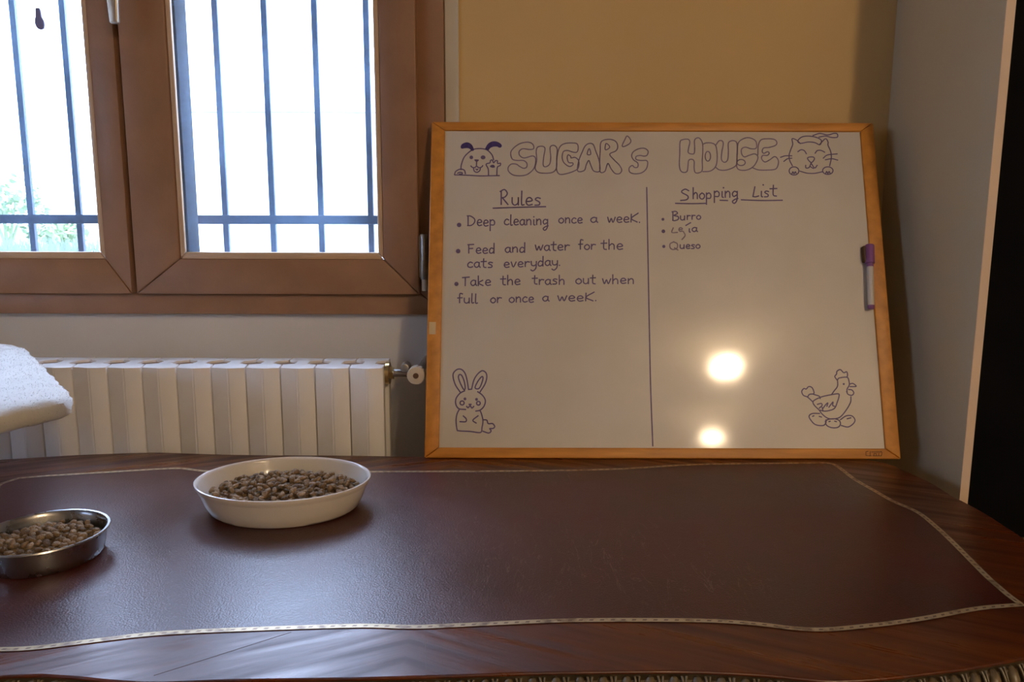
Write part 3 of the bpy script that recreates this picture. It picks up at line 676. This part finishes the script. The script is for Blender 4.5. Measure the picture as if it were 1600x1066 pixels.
for cl, ex in (
 ([[(75,130),(100,108),(150,105),(165,130),(155,180),(150,225),(175,240),(205,235),(210,180),(208,120),(225,95),(255,95),(282,140),(285,220),(280,300),(280,390),(250,415),(215,412),(205,370),(205,310),(185,290),(155,300),(148,350),(140,400),(110,412),(80,395),(68,340),(72,230)]], []),
 ([circ(332,262,25,45)], [[(285,150),(320,138),(370,140),(405,165),(418,240),(415,320),(395,370),(350,400),(285,405)]]),
 ([], [[(405,160),(435,120),(465,120),(475,150),(462,220),(458,290),(485,318),(515,295),(522,220),(522,140),(555,118),(590,125),(605,160),(602,250),(600,330),(570,365),(500,390),(440,388),(405,365)]]),
 ([[(775,190),(785,160),(770,115),(710,90),(650,105),(612,145),(605,240),(600,310),(600,360),(625,388),(690,390),(750,360),(785,310),(795,265),(765,240),(710,255),(670,268),(645,240),(645,195),(680,178),(730,192)], circ(640,320,38,28)], []),
 ([], [[(750,370),(800,388),(880,390),(960,380),(985,330),(980,290),(950,265),(905,295),(860,315),(830,285),(840,255),(880,255),(900,235),(885,220),(850,235),(835,215),(850,185),(900,180),(960,160),(970,130),(945,105),(880,100),(825,110),(800,160),(795,250)]])):
    drawing('title_letter', HS, ex, closed=cl, wd=.0025, m='ink2')
drawing('cat_drawing', HS, [
 [(1115,350),(1090,300),(1085,250),(1100,200),(1118,150),(1112,100),(1150,110),(1190,145)],
 [(1365,155),(1420,100),(1445,130),(1445,160),(1470,220),(1475,280),(1460,350)], [(1185,400),(1250,418),(1320,420),(1395,405)],
 [(1305,70),(1370,50),(1440,65),(1500,50),(1530,55),(1530,85),(1480,88),(1420,75),(1360,85)],
 [(1165,220),(1195,202),(1225,210),(1245,240)], [(1325,235),(1345,210),(1380,208),(1415,225)],
 [(1290,320),(1270,365),(1240,370),(1238,345)], [(1285,320),(1320,370),(1345,345)], [(1275,355),(1310,375)],
 [(1005,272),(1050,258),(1110,258)], [(1035,310),(1070,285),(1110,280)], [(1400,280),(1440,250),(1530,240)], [(1420,295),(1480,285),(1535,298)],
 [(1110,425),(1120,405),(1130,425),(1142,405),(1150,420)], [(1423,422),(1433,402),(1443,422),(1455,402),(1463,418)]],
 closed=[[(1165,120),(1200,85),(1260,75),(1330,85),(1380,110),(1380,140),(1365,155),(1320,135),(1260,130),(1190,142)], [(1255,285),(1270,270),(1310,270),(1318,290),(1290,320)],
 circ(1130,398,45,38), circ(1443,395,48,35)], wd=.0024)
RAB = (660, 560, .15015)
drawing('rabbit_drawing', RAB, [
 [(395,355),(345,280),(320,200),(325,150),(365,115),(410,118),(445,160),(465,230),(480,325)], [(480,325),(512,322)],
 [(512,322),(535,230),(570,170),(620,130),(660,150),(670,200),(650,270),(600,350)],
 [(440,338),(390,365),(350,420),(348,480),(380,525),(450,533)], [(575,348),(625,385),(655,440),(640,500),(600,540),(555,550)],
 [(385,530),(360,580),(350,650),(360,740),(380,755),(500,762),(605,772),(620,720),(630,650),(615,580),(600,545)],
 [(460,500),(475,515),(497,495),(515,518),(535,500)], [(425,600),(455,630),(450,660),(390,660)], [(580,598),(525,645),(560,675)],
 [(635,640),(670,645),(685,680),(730,680),(752,710),(735,730),(700,732),(715,755),(690,778),(630,760)]],
 closed=[[(430,325),(395,260),(375,200),(385,170),(410,180),(435,240),(445,310)], [(548,305),(580,235),(620,190),(630,215),(605,290),(580,318)], circ(413,465,21), circ(583,468,19)],
 fills=[circ(443,423,15), circ(563,428,15), [(478,475),(514,475),(497,497)]], wd=.0027)
drawing('hen_drawing', (1220, 560, .15015), [
 [(585,225),(562,190),(580,165),(585,135),(620,118),(655,150),(685,140),(695,170),(690,195)],
 [(590,225),(610,205),(690,198),(710,240),(712,280),(690,320),(690,350)], [(590,225),(590,290),(555,340),(530,375)],
 [(715,270),(750,262),(785,292),(720,295)], [(705,325),(740,330),(760,360),(740,385),(700,375),(685,345)],
 [(730,400),(725,460),(680,540),(620,610),(560,630),(490,625),(430,580),(400,540),(350,490),(335,455),(360,430),(430,400),(520,380),(600,370),(605,400),(590,450),(560,520),(500,545),(450,550),(410,540)],
 [(380,480),(420,470),(430,490),(400,520)], [(440,520),(470,480),(490,465),(480,500)], [(500,510),(530,470),(545,455),(540,490),(560,500)], [(440,550),(430,510)],
 [(335,455),(280,405),(235,385),(218,345),(240,315),(265,320),(290,295),(325,305),(345,350),(340,370),(300,375),(280,400)], [(340,375),(400,395),(410,420)],
 [(405,575),(330,575),(295,600),(310,640),(360,690),(440,700),(470,670),(470,640)], [(620,640),(680,600),(740,600),(772,640),(755,680),(700,715),(630,700)],
 [(500,660),(515,655)], [(560,655),(580,660)], [(690,630),(730,620)], [(400,605),(425,612)], [(330,605),(345,598)]],
 closed=[[(470,650),(500,635),(560,630),(610,650),(620,690),(590,720),(530,722),(480,700),(465,665)]], fills=[circ(655,268,11)], wd=.0024)
# handwriting: one-stroke letters, x-height 1
G = {
'a': (.95, [[(.78,.85),(.45,1),(.1,.7),(.08,.3),(.35,0),(.7,.25),(.8,.9)], [(.8,.95),(.78,.3),(.95,0)]]),
'B': (1.2, [[(.15,0),(.15,1.7)], [(.0,1.65),(.6,1.75),(.9,1.35),(.3,.95),(1,.75),(1,.2),(.4,-.05),(.1,.05)]]),
'c': (.9, [[(.8,.85),(.45,1),(.1,.6),(.15,.15),(.5,0),(.85,.15)]]),
'D': (1.5, [[(.15,0),(.15,1.65)], [(0,1.65),(.6,1.6),(1.25,1.1),(1.2,.5),(.7,.05),(.05,0)]]),
'd': (1, [[(.8,.8),(.4,1),(.1,.55),(.2,.05),(.6,.1),(.82,.5)], [(.84,1.9),(.82,0)]]),
'e': (.95, [[(.1,.5),(.5,.5),(.85,.65),(.6,1),(.25,.9),(.1,.4),(.35,0),(.85,.1)]]),
'F': (1.15, [[(.15,0),(.15,1.6)], [(0,1.6),(.95,1.65)], [(.15,.85),(.8,.9)]]),
'f': (.8, [[(.75,1.75),(.4,1.85),(.3,1.3),(.3,0)], [(0,.95),(.7,1)]]),
'g': (1, [[(.8,.85),(.4,1),(.1,.6),(.3,.15),(.75,.4)], [(.85,1),(.8,-.4),(.4,-.95),(.1,-.65),(.5,-.3),(.95,-.15)]]),
'h': (1, [[(.12,1.8),(.12,0)], [(.12,.6),(.5,1),(.8,.75),(.82,0)]]),
'i': (.45, [[(.2,.95),(.2,.1),(.4,0)], [(.2,1.4),(.22,1.5)]]),
'1': (.45, [[(.2,.95),(.2,.1),(.4,0)]]),
'k': (1, [[(.12,1.8),(.12,0)], [(.8,1),(.15,.5),(.85,0)]]),
'K': (1.15, [[(.15,1.5),(.1,0)], [(1.2,1.7),(.15,.7),(1.05,0)]]),
'L': (1.1, [[(.4,1.75),(.1,.05)], [(.1,.05),(.5,0),(1,.15)]]),
'l': (.45, [[(.15,1.85),(.12,.1),(.42,.05)]]),
'n': (1, [[(.12,1),(.12,0)], [(.12,.6),(.5,1),(.8,.75),(.82,0)]]),
'o': (1, [[(.5,1),(.12,.7),(.12,.25),(.5,0),(.88,.3),(.85,.75),(.5,1)]]),
'p': (1, [[(.12,1),(.12,-.85)], [(.12,.7),(.5,1),(.85,.7),(.75,.15),(.12,.15)]]),
'q': (1, []),
'r': (.85, [[(.12,1),(.12,0)], [(.12,.55),(.4,.95),(.8,.9)]]),
'R': (1.3, [[(.15,0),(.15,1.7)], [(0,1.6),(.6,1.85),(1,1.4),(.7,.95),(.15,.8)], [(.3,.85),(1.1,.0)]]),
's': (.85, [[(.75,.9),(.4,1),(.15,.75),(.65,.4),(.6,.05),(.1,0)]]),
'S': (1.2, [[(1,1.5),(.6,1.75),(.2,1.3),(.9,.7),(.8,.15),(.1,.0)]]),
't': (.85, [[(.4,1.65),(.38,.2),(.75,0)], [(.0,1.1),(.8,1.15)]]),
'T': (1.1, [[(.45,1.5),(.42,0)], [(0,1.5),(1.05,1.6)]]),
'u': (1, [[(.1,1),(.12,.25),(.45,0),(.8,.3),(.85,1)], [(.85,1),(.85,0)]]),
'v': (.95, [[(.1,1),(.42,0),(.85,1)]]),
'w': (1.25, [[(.05,1),(.3,0),(.6,.8),(.85,0),(1.2,1)]]),
'y': (.95, [[(.08,1),(.15,.3),(.5,.15),(.85,.4)], [(.88,1),(.8,-.3),(.35,-.85),(.02,-.65)]]),
'.': (.3, [[(.1,0),(.14,.08)]]),
'Q': (1.3, [[(.6,1.6),(.1,1.2),(.1,.4),(.5,0),(1.05,.3),(1.1,1.2),(.6,1.6)], [(.7,.35),(1.2,-.1)]]),
}
def word(bm, txt, x0, x1, base, xh, base1=None, wd=.0026, rnd=random.Random(3)):
    xh = xh*.94; tw = sum(G[c][0]+.12 for c in txt)-.12; sx = (x1-x0)/tw; cx_ = 0
    for c in txt:
        aw, st = G[c]; b_ = base if base1 is None else base+(base1-base)*(cx_/tw)
        j = rnd.uniform(-.05, .05)*xh
        for ln in st: stroke(bm, [tobd(x0+(cx_+px_)*sx, b_-py_*xh+j) for px_, py_ in ln], wd, k=4)
        cx_ += aw+.12
def dot(bm, x, y, r): fill(bm, [tobd(*q) for q in circ(x, y, r, None, 8)])
def text_part(name, words, dots=(), lines=(), wd=.0026, m='ink'):
    o = None
    for wv in words:
        bm = bmesh.new(); word(bm, *wv, wd=wd); o = link(name, bm, m, board)
    for d_ in dots:
        bm = bmesh.new(); dot(bm, *d_); link('bullet_dot', bm, m, board)
    for ln in lines:
        bm = bmesh.new(); stroke(bm, [tobd(*q) for q in ln], wd); link('pen_line', bm, m, board)
    return o
text_part('heading_word', [('R', 781.5, 796, 320, 13.5), ('ules', 799, 845.5, 320.5, 12.5)], lines=[[(770.5,325.4),(800,324.3),(852.5,323)]], wd=.0029)
text_part('handwritten_word', [('Deep', 730, 774, 353, 9.8), ('cleaning', 787.5, 857, 351.5, 9.3), ('once', 872.5, 910.5, 348.5, 8.6), ('a', 922.5, 934, 348, 8.5), ('weeK.', 949, 1001, 347.5, 8.8)], [(717.3, 351.6, 3.5)])
text_part('handwritten_word', [('Feed', 731, 773.5, 395.7, 8.8), ('and', 789, 821.5, 394.3, 8.6), ('water', 836, 890.5, 391.3, 8.8), ('for', 904, 931, 389.8, 8.6), ('the', 939, 974, 389.8, 9.2)], [(715.8, 392.5, 3.5)])
text_part('handwritten_word', [('cats', 730, 770.5, 418, 8.8), ('everyday.', 787, 876, 417.6, 8.5, 414.5)])
text_part('handwritten_word', [('Take', 722.5, 767.5, 446.3, 9), ('the', 782, 813.5, 445, 8.8), ('trash', 831.5, 883, 444.4, 8.6), ('out', 899, 931, 443.8, 8.8), ('when', 941, 991.5, 443.3, 8.4)], [(713.1, 443.8, 3.3)])
text_part('handwritten_word', [('full', 715, 746.5, 473.6, 8.4), ('or', 766, 784, 473, 8.6), ('once', 795, 834.5, 472.4, 8.6), ('a', 847.5, 858, 471, 8.2), ('weeK.', 871, 933, 470.5, 8.6)])
text_part('heading_word', [('S', 1062, 1079, 313, 10.8), ('hop', 1082, 1112, 310.8, 10.3), ('p1ng', 1115, 1153.5, 308.5, 10.3), ('L1s', 1175.5, 1202, 307.5, 9.6), ('t', 1203, 1214.6, 306, 11)], dots=[(1130.5,293.5,1.3),(1192.5,289,1.3)],
          lines=[[(1055.5,317.8),(1080,318.3),(1102.5,317.8)], [(1125,313),(1137,313.4)], [(1158.2,312.3),(1190,313.4),(1222.4,313)]], wd=.0028)
text_part('handwritten_word', [('B', 1050, 1061.5, 344.5, 8.6), ('u', 1062.5, 1071, 344, 7), ('r', 1073, 1079, 343, 7), ('r', 1080.5, 1086.5, 343, 7), ('o', 1088, 1095.5, 343, 6.8)], [(1035.8, 342.8, 2.3)])
text_part('handwritten_word', [('1', 1075.5, 1079, 362.5, 6), ('a', 1081, 1090, 362, 7)], [(1036.5, 361.5, 2.9)], [[(1071.6,352.4),(1079.2,348)]])
o = text_part('faded_letters', [('e', 1060, 1067, 361.5, 6)], (), [[(1052,356),(1049.8,363.2),(1058.5,363.2)], [(1067.5,361.5),(1070.5,368),(1065.5,374.5)]], m='faint'); o['label'] = 'half-erased letters'
text_part('handwritten_word', [('u', 1062, 1070, 388.8, 6.4), ('eso', 1071.5, 1094.5, 388.5, 6.6)], [(1037.2, 385.2, 2.5)])
o = text_part('faded_letters', [('Q', 1046, 1060.5, 390, 8)], m='faint'); o['label'] = 'half-erased letters'
bm = bmesh.new(); stroke(bm, [tobd(1010.5, 293), tobd(1014, 480), tobd(1016.5, 600), tobd(1020, 697)], .0026, k=8); link('divider_line', bm, 'ink', board)
bm = bmesh.new(); rnd = random.Random(11)
LG = [[(430,310),(430,430)], [(430,310),(500,300)], [(430,430),(500,435)], [(560,300),(560,440)], [(520,440),(600,440)], [(600,320),(900,318)], [(680,370),(680,435)], [(750,370),(750,435)], [(680,370),(750,370)], [(830,360),(830,435)], [(900,300),(930,340),(915,430)], [(640,440),(920,440)]]
z0 = tobd(1364, 709.5).y
for ln in LG:
    P = [tobd(1330+q[0]*.05, 690.5+q[1]*.05) for q in ln]; stroke(bm, P, .0013, k=2, y=-.0003)
link('maker_stamp', bm, 'stamp', board)
# pen held on the board
pa = tobd(1354.5, 385); pb = tobd(1357.5, 485)
pen = empty('marker_pen', label='white whiteboard marker with purple cap held near the right edge of the whiteboard', cat='marker')
def bd(u, v, n): return bl + U*u + V*v + NN*(n-.004)
R_ = .0075
c0 = bd(pa.x, pa.y, R_+.0006+.0035); c1 = bd(pb.x, pb.y, R_+.0006+.0025); ax = (c1-c0)
def seglathe(bm, prof, n=20):
    d = ax.normalized(); a = d.orthogonal().normalized(); b = d.cross(a); prev = None
    for t, r in prof:
        c = c0+ax*t; ring = [bm.verts.new(c+(a*math.cos(2*PI*i/n)+b*math.sin(2*PI*i/n))*r) for i in range(n)]
        if prev:
            for i in range(n): bm.faces.new((prev[i], prev[(i+1) % n], ring[(i+1) % n], ring[i]))
        else: bm.faces.new(ring[::-1])
        prev = ring
    bm.faces.new(prev)
bm = bmesh.new(); seglathe(bm, [(.0, .0075), (.015, .0092), (.29, .0092), (.295, .007), (.345, .007)]); cp_ = link('cap', bm, 'cap', pen, True)
bm = bmesh.new(); seglathe(bm, [(.345, .0062), (.36, .0066), (.94, .0066)]); link('barrel', bm, 'pen', pen, True)
bm = bmesh.new(); seglathe(bm, [(.94, .0067), (.985, .0062), (1.0, .005)]); link('end_plug', bm, 'cap', pen, True)
bm = bmesh.new(); vs_ = box(bm, pa.x-.013, pa.x-.004, -.006-.003, .0044, pa.y-.036, pa.y-.002); bevel(bm, .002, 2)
me_o = link('cap_eraser', bm, 'stamp', pen, True); me_o.matrix_world = Matrix.Translation(bl) @ Matrix.Rotation(-LEAN, 4, 'X')
rebase(pen, tuple(c1))

# ------------------------------------------------------------------ white oval dish
DC = Vector((0, 0, DESK+.0008))
p = atZ(441, 749, DESK+.051); DC.x = p.x; DC.y = (atZ(441, 714, DESK+.051).y+atZ(441, 785, DESK+.051).y)/2
DA = (atZ(578, 752, DESK+.051).x-atZ(304, 752, DESK+.051).x)/2; DB = (atZ(441, 714, DESK+.051).y-atZ(441, 785, DESK+.051).y)/2
bm = bmesh.new()
prof = [(0, 0), (.75, 0), (.82, .001), (.86, .006), (.91, .020), (.945, .034), (.955, .040), (.975, .0405), (.985, .044), (1.0, .048), (.998, .0505), (.985, .0512), (.965, .0495), (.955, .046), (.93, .036), (.885, .019), (.84, .009), (.78, .0055), (0, .005)]
lathe(bm, prof, 80, DA, DB)
tag(link('oval_dish', bm, 'ceramic', None, True), 'white oval ceramic dish of cat kibble on the leather desk top', 'dish').location = DC
# steel bowl
SCt = Vector((0, 0, DESK+.0008)); a_ = atZ(161, 830, DESK+.035); bR = .0856
SCt.y = (atZ(64, 797.5, DESK+.035).y+atZ(64, 873, DESK+.035).y)/2; SCt.x = atZ(64, 835, DESK+.035).x
bR = (atZ(64, 797.5, DESK+.035).y-atZ(64, 873, DESK+.035).y)/2
bm = bmesh.new()
prof = [(0, .002), (.066, .002), (.068, 0), (.0715, .0005), (.0735, .003), (.0755, .012), (.0775, .026), (.0785, .0325), (bR-.002, .0335), (bR, .0350), (bR-.0008, .0368), (bR-.004, .0365), (.0775, .0345), (.0762, .030), (.074, .012), (.0715, .0045), (.066, .003), (0, .003)]
lathe(bm, prof, 72)
tag(link('steel_bowl', bm, 'inox', None, True), 'round stainless steel bowl of cat kibble at the left edge', 'bowl').location = SCt
# kibble
def kib_meshes(n=7):
    out = []; rnd = random.Random(21)
    for i in range(n):
        bm = bmesh.new(); bmesh.ops.create_icosphere(bm, subdivisions=2, radius=1)
        ph = [rnd.uniform(0, 6) for _ in range(6)]; tri = rnd.choice((0, 0, 1))
        for v_ in bm.verts:
            c = v_.co; th = math.atan2(c.y, c.x)
            r = 1+.10*math.sin(2*th+ph[0])+.07*math.sin(3*th+ph[1])+.05*math.sin(5*c.z+ph[2]) + (.16*math.cos(3*th) if tri else 0)
            nb = 1+.06*math.sin(9*c.x+ph[3])+.06*math.sin(8*c.y+ph[4])
            dim = -.16*math.exp(-((c.x**2+c.y**2)/.15)) if c.z > 0 else .1*math.exp(-((c.x**2+c.y**2)/.15))
            v_.co = Vector((c.x*r*nb*.0060, c.y*r*nb*.0051, (c.z*nb+dim)*.0035))
        me = bpy.data.meshes.new('kibble'); bm.to_mesh(me); bm.free(); me.materials.append(MT['kib'][(0, 1, 0, 2, 1, 3, 0)[i]])
        me.polygons.foreach_set('use_smooth', [True]*len(me.polygons)); out.append(me)
    return out
KM = kib_meshes()
def pour(center, a, b, h0, dome, n_top, label, group, bedname, bedlabel, seed, xmin=-9):
    rnd = random.Random(seed); pts = []
    tries = 0; dmin = .0092
    while len(pts) < n_top and tries < 60000:
        tries += 1
        if tries % 6000 == 0: dmin *= .93
        x = rnd.uniform(-a, a); y = rnd.uniform(-b, b); q = (x/a)**2+(y/b)**2
        if q > 1 or center.x+x < xmin: continue
        if any((x-u)**2+(y-v_)**2 < dmin**2 for u, v_, _ in pts): continue
        pts.append((x, y, q))
    for x, y, q in pts:
        z = h0+dome*(1-q)+rnd.uniform(-.0015, .003)+.003*math.sin(x*70+1)*math.cos(y*60)*(1-q)
        o = bpy.data.objects.new('kibble', rnd.choice(KM)); COL.objects.link(o)
        o.location = (center.x+x, center.y+y, center.z+z); o.rotation_euler = (rnd.gauss(0, .45), rnd.gauss(0, .45), rnd.uniform(0, 6.28)); s = rnd.uniform(.82, 1.12); o.scale = (s, s, s*rnd.uniform(.9, 1.3))
        tag(o, label, 'kibble', group)
    # the pieces below and between them, joined
    bm = bmesh.new(); m_ = 150
    tmpm = KM
    for i in range(m_*2):
        while True:
            x = rnd.uniform(-a, a); y = rnd.uniform(-b, b); q = (x/a)**2+(y/b)**2
            if q < .94: break
        z = h0+dome*(1-q)-.004-rnd.uniform(0, .004)
        st = len(bm.verts); bm.from_mesh(tmpm[i % 7]); bm.verts.ensure_lookup_table()
        Mx = Matrix.Translation((x, y, z)) @ Matrix.Rotation(rnd.uniform(0, 6), 4, 'Z') @ Matrix.Rotation(rnd.gauss(0, .4), 4, 'X')
        for v_ in bm.verts[st:]: v_.co = Mx @ v_.co
    rg = [(1.0, .006), (1.0, h0-.010), (.8, h0+dome*.36-.010), (.5, h0+dome*.75-.010), (0, h0+dome-.010)]
    lathe(bm, rg, 40, a*.97, b*.97)
    o = link(bedname, bm, [MT['kib'][1]], None, True); o.location = center; tag(o, bedlabel, 'pet food', kind='stuff')
    for pl in o.data.polygons: pl.material_index = 0
pour(DC, DA*.85, DB*.84, .027, .014, 186, 'small brown cat kibble piece heaped in the white oval dish', 'kibble in the white oval dish', 'kibble_bed', 'brown kibble layer under the top pieces in the white oval dish', 4)
pour(SCt, .066, .066, .021, .006, 112, 'small brown cat kibble piece in the round steel bowl', 'kibble in the steel bowl', 'kibble_bed', 'brown kibble layer under the top pieces in the steel bowl', 9, xmin=-.735)

# ------------------------------------------------------------------ plush perch on the left
PZ = .985
c_fr = atZ(121, 618, PZ); c_bk = atZ(32, 531, PZ)
perch = empty('cat_perch', label='white plush-covered cat perch reaching over the desk at the left edge', cat='cat perch')
fl_ = atZ(0, 640, PZ); df = (Vector((fl_.x, fl_.y))-Vector((c_fr.x, c_fr.y))).normalized()
P0 = Vector((c_fr.x, c_fr.y)); P1 = Vector((c_bk.x, c_bk.y)); P3 = P0+df*.60; P2 = P1+(P3-P0)
def rounded(poly, rs, n=8):
    out = []
    for i, (p, r) in enumerate(zip(poly, rs)):
        a = (poly[i-1]-p).normalized(); b = (poly[(i+1) % len(poly)]-p).normalized()
        s_, e_ = p+a*r, p+b*r
        for k_ in range(n+1):
            t = k_/n; out.append(s_*(1-t)**2+p*2*t*(1-t)+e_*t*t)
    return out
base = rounded([P0, P1, P2, P3], [.055, .10, .05, .05])
base = [Vector((p.x, p.y, 0)) for p in base]
dense = []
for i in range(len(base)):
    a, b = base[i], base[(i+1) % len(base)]; m_ = max(1, int((b-a).length/.012))
    dense += [a.lerp(b, j/m_) for j in range(m_)]
arp = sum(a.x*b.y-b.x*a.y for a, b in zip(dense, dense[1:]+dense[:1])); sp = 1 if arp < 0 else -1
cen = sum(dense, Vector())/len(dense)
bm = bmesh.new(); rings = []
T = .035
for ins, z in ((.345, 0), (.2, 0), (.10, 0), (.035, -.0004), (.012, -.0018), (.005, -.005), (.001, -.010), (0, -.020), (.003, -.029), (.010, -.034), (.05, -T), (.3, -T)):
    pts = inset(dense, sp*ins) if ins < .04 else [p.lerp(cen, min(.95, ins/.36)) for p in dense]
    rings.append([bm.verts.new((p.x+.0012*math.sin(i*1.7+z*300), p.y+.0012*math.sin(i*2.3+z*200), PZ+z+.0015*math.sin(i*.7+ins*30))) for i, p in enumerate(pts)])
for a, b in zip(rings, rings[1:]):
    for i in range(len(a)): bm.faces.new((a[i], a[(i+1) % len(a)], b[(i+1) % len(a)], b[i]))
bm.faces.new(rings[0]); bm.faces.new(rings[-1][::-1])
pl = link('plush_platform', bm, 'plush', perch, True)
# short pile
pil = bmesh.new(); rnd = random.Random(8); bmv = pl.data
polys = [q for q in bmv.polygons if q.area > 1e-8]; ws = [q.area for q in polys]
for q in rnd.choices(polys, ws, k=30000):
    vv = [bmv.vertices[i].co for i in q.vertices]
    if len(vv) > 4 : continue
    u_, t_ = rnd.random(), rnd.random(); c = vv[0].lerp(vv[1], u_).lerp(vv[-1].lerp(vv[2 if len(vv) > 3 else -1], u_), t_)
    n_ = q.normal; tip = c+n_*rnd.uniform(.0008, .0018)+Vector((rnd.gauss(0, .0018), rnd.gauss(0, .0018), abs(rnd.gauss(0, .0006))))
    a = n_.orthogonal().normalized(); a.rotate(Matrix.Rotation(rnd.uniform(0, 6.28), 3, n_)); a *= .0004
    pil.faces.new((pil.verts.new(c-a), pil.verts.new(c+a), pil.verts.new(tip)))
o = link('plush_pile', pil, 'plush', perch); o['kind'] = 'stuff'
px_, py_ = -1.0, 1.22
bm = bmesh.new(); cyl(bm, (px_, py_, DESK+.02), (px_, py_, PZ-T+.002), .035, n=24); link('scratching_post', bm, 'sisal', perch, True)
bm = bmesh.new(); cyl(bm, (px_, py_, DESK+.001), (px_, py_, DESK+.02), .11, n=40); bevel(bm, .004, 2, 50); link('foot', bm, 'plush', perch, True)
rebase(perch, (px_, py_, DESK+.001))

# ------------------------------------------------------------------ ceiling lamps behind the viewer (they light the room and glint on the board)
def lamp_at(name, x, y, z, m, label, R=.115):
    root = empty(name, (x, y, RZ1), label=label, cat='lamp')
    bm = bmesh.new(); cyl(bm, (0, 0, -.001), (0, 0, -.03), .06, n=32); cyl(bm, (0, 0, -.03), (0, 0, z-RZ1+R*.5), .012, n=12); link('lamp_base', bm, 'porc', root, True)
    bm = bmesh.new(); prof = [(0, -R*.55)]+[(R*math.cos(t), R*.55*math.sin(t)) for t in [-PI/2+PI*i/14 for i in range(1, 14)]]+[(0, R*.55)]
    lathe(bm, prof, 32, c=(0, 0, z-RZ1)); link('glass_globe', bm, m, root, True)
d = ray(1135, 573); o_ = bl; t = ((o_-CAM).dot(NN))/d.dot(NN); pp = CAM+d*t; rr_ = d-NN*(2*d.dot(NN)); k_ = (2.84-pp.z)/rr_.z; q = pp+rr_*k_
lamp_at('ceiling_lamp', q.x, q.y, q.z, 'lamp', 'warm glowing ceiling lamp reflected as the larger glare on the whiteboard', .078)
d = ray(1113, 684); t = ((o_-CAM).dot(NN))/d.dot(NN); pp = CAM+d*t; rr_ = d-NN*(2*d.dot(NN)); k_ = (2.78-pp.z)/rr_.z; q2 = pp+rr_*k_
lamp_at('ceiling_lamp', q2.x, q2.y, q2.z, 'lamp2', 'dimmer ceiling lamp reflected low on the whiteboard above its bottom frame', .09)
print('LAMPS', q, q2, 'cab', PX, PYF, 'dish', DA, DB, 'bowl', bR, 'perch', P0, P1, P3)
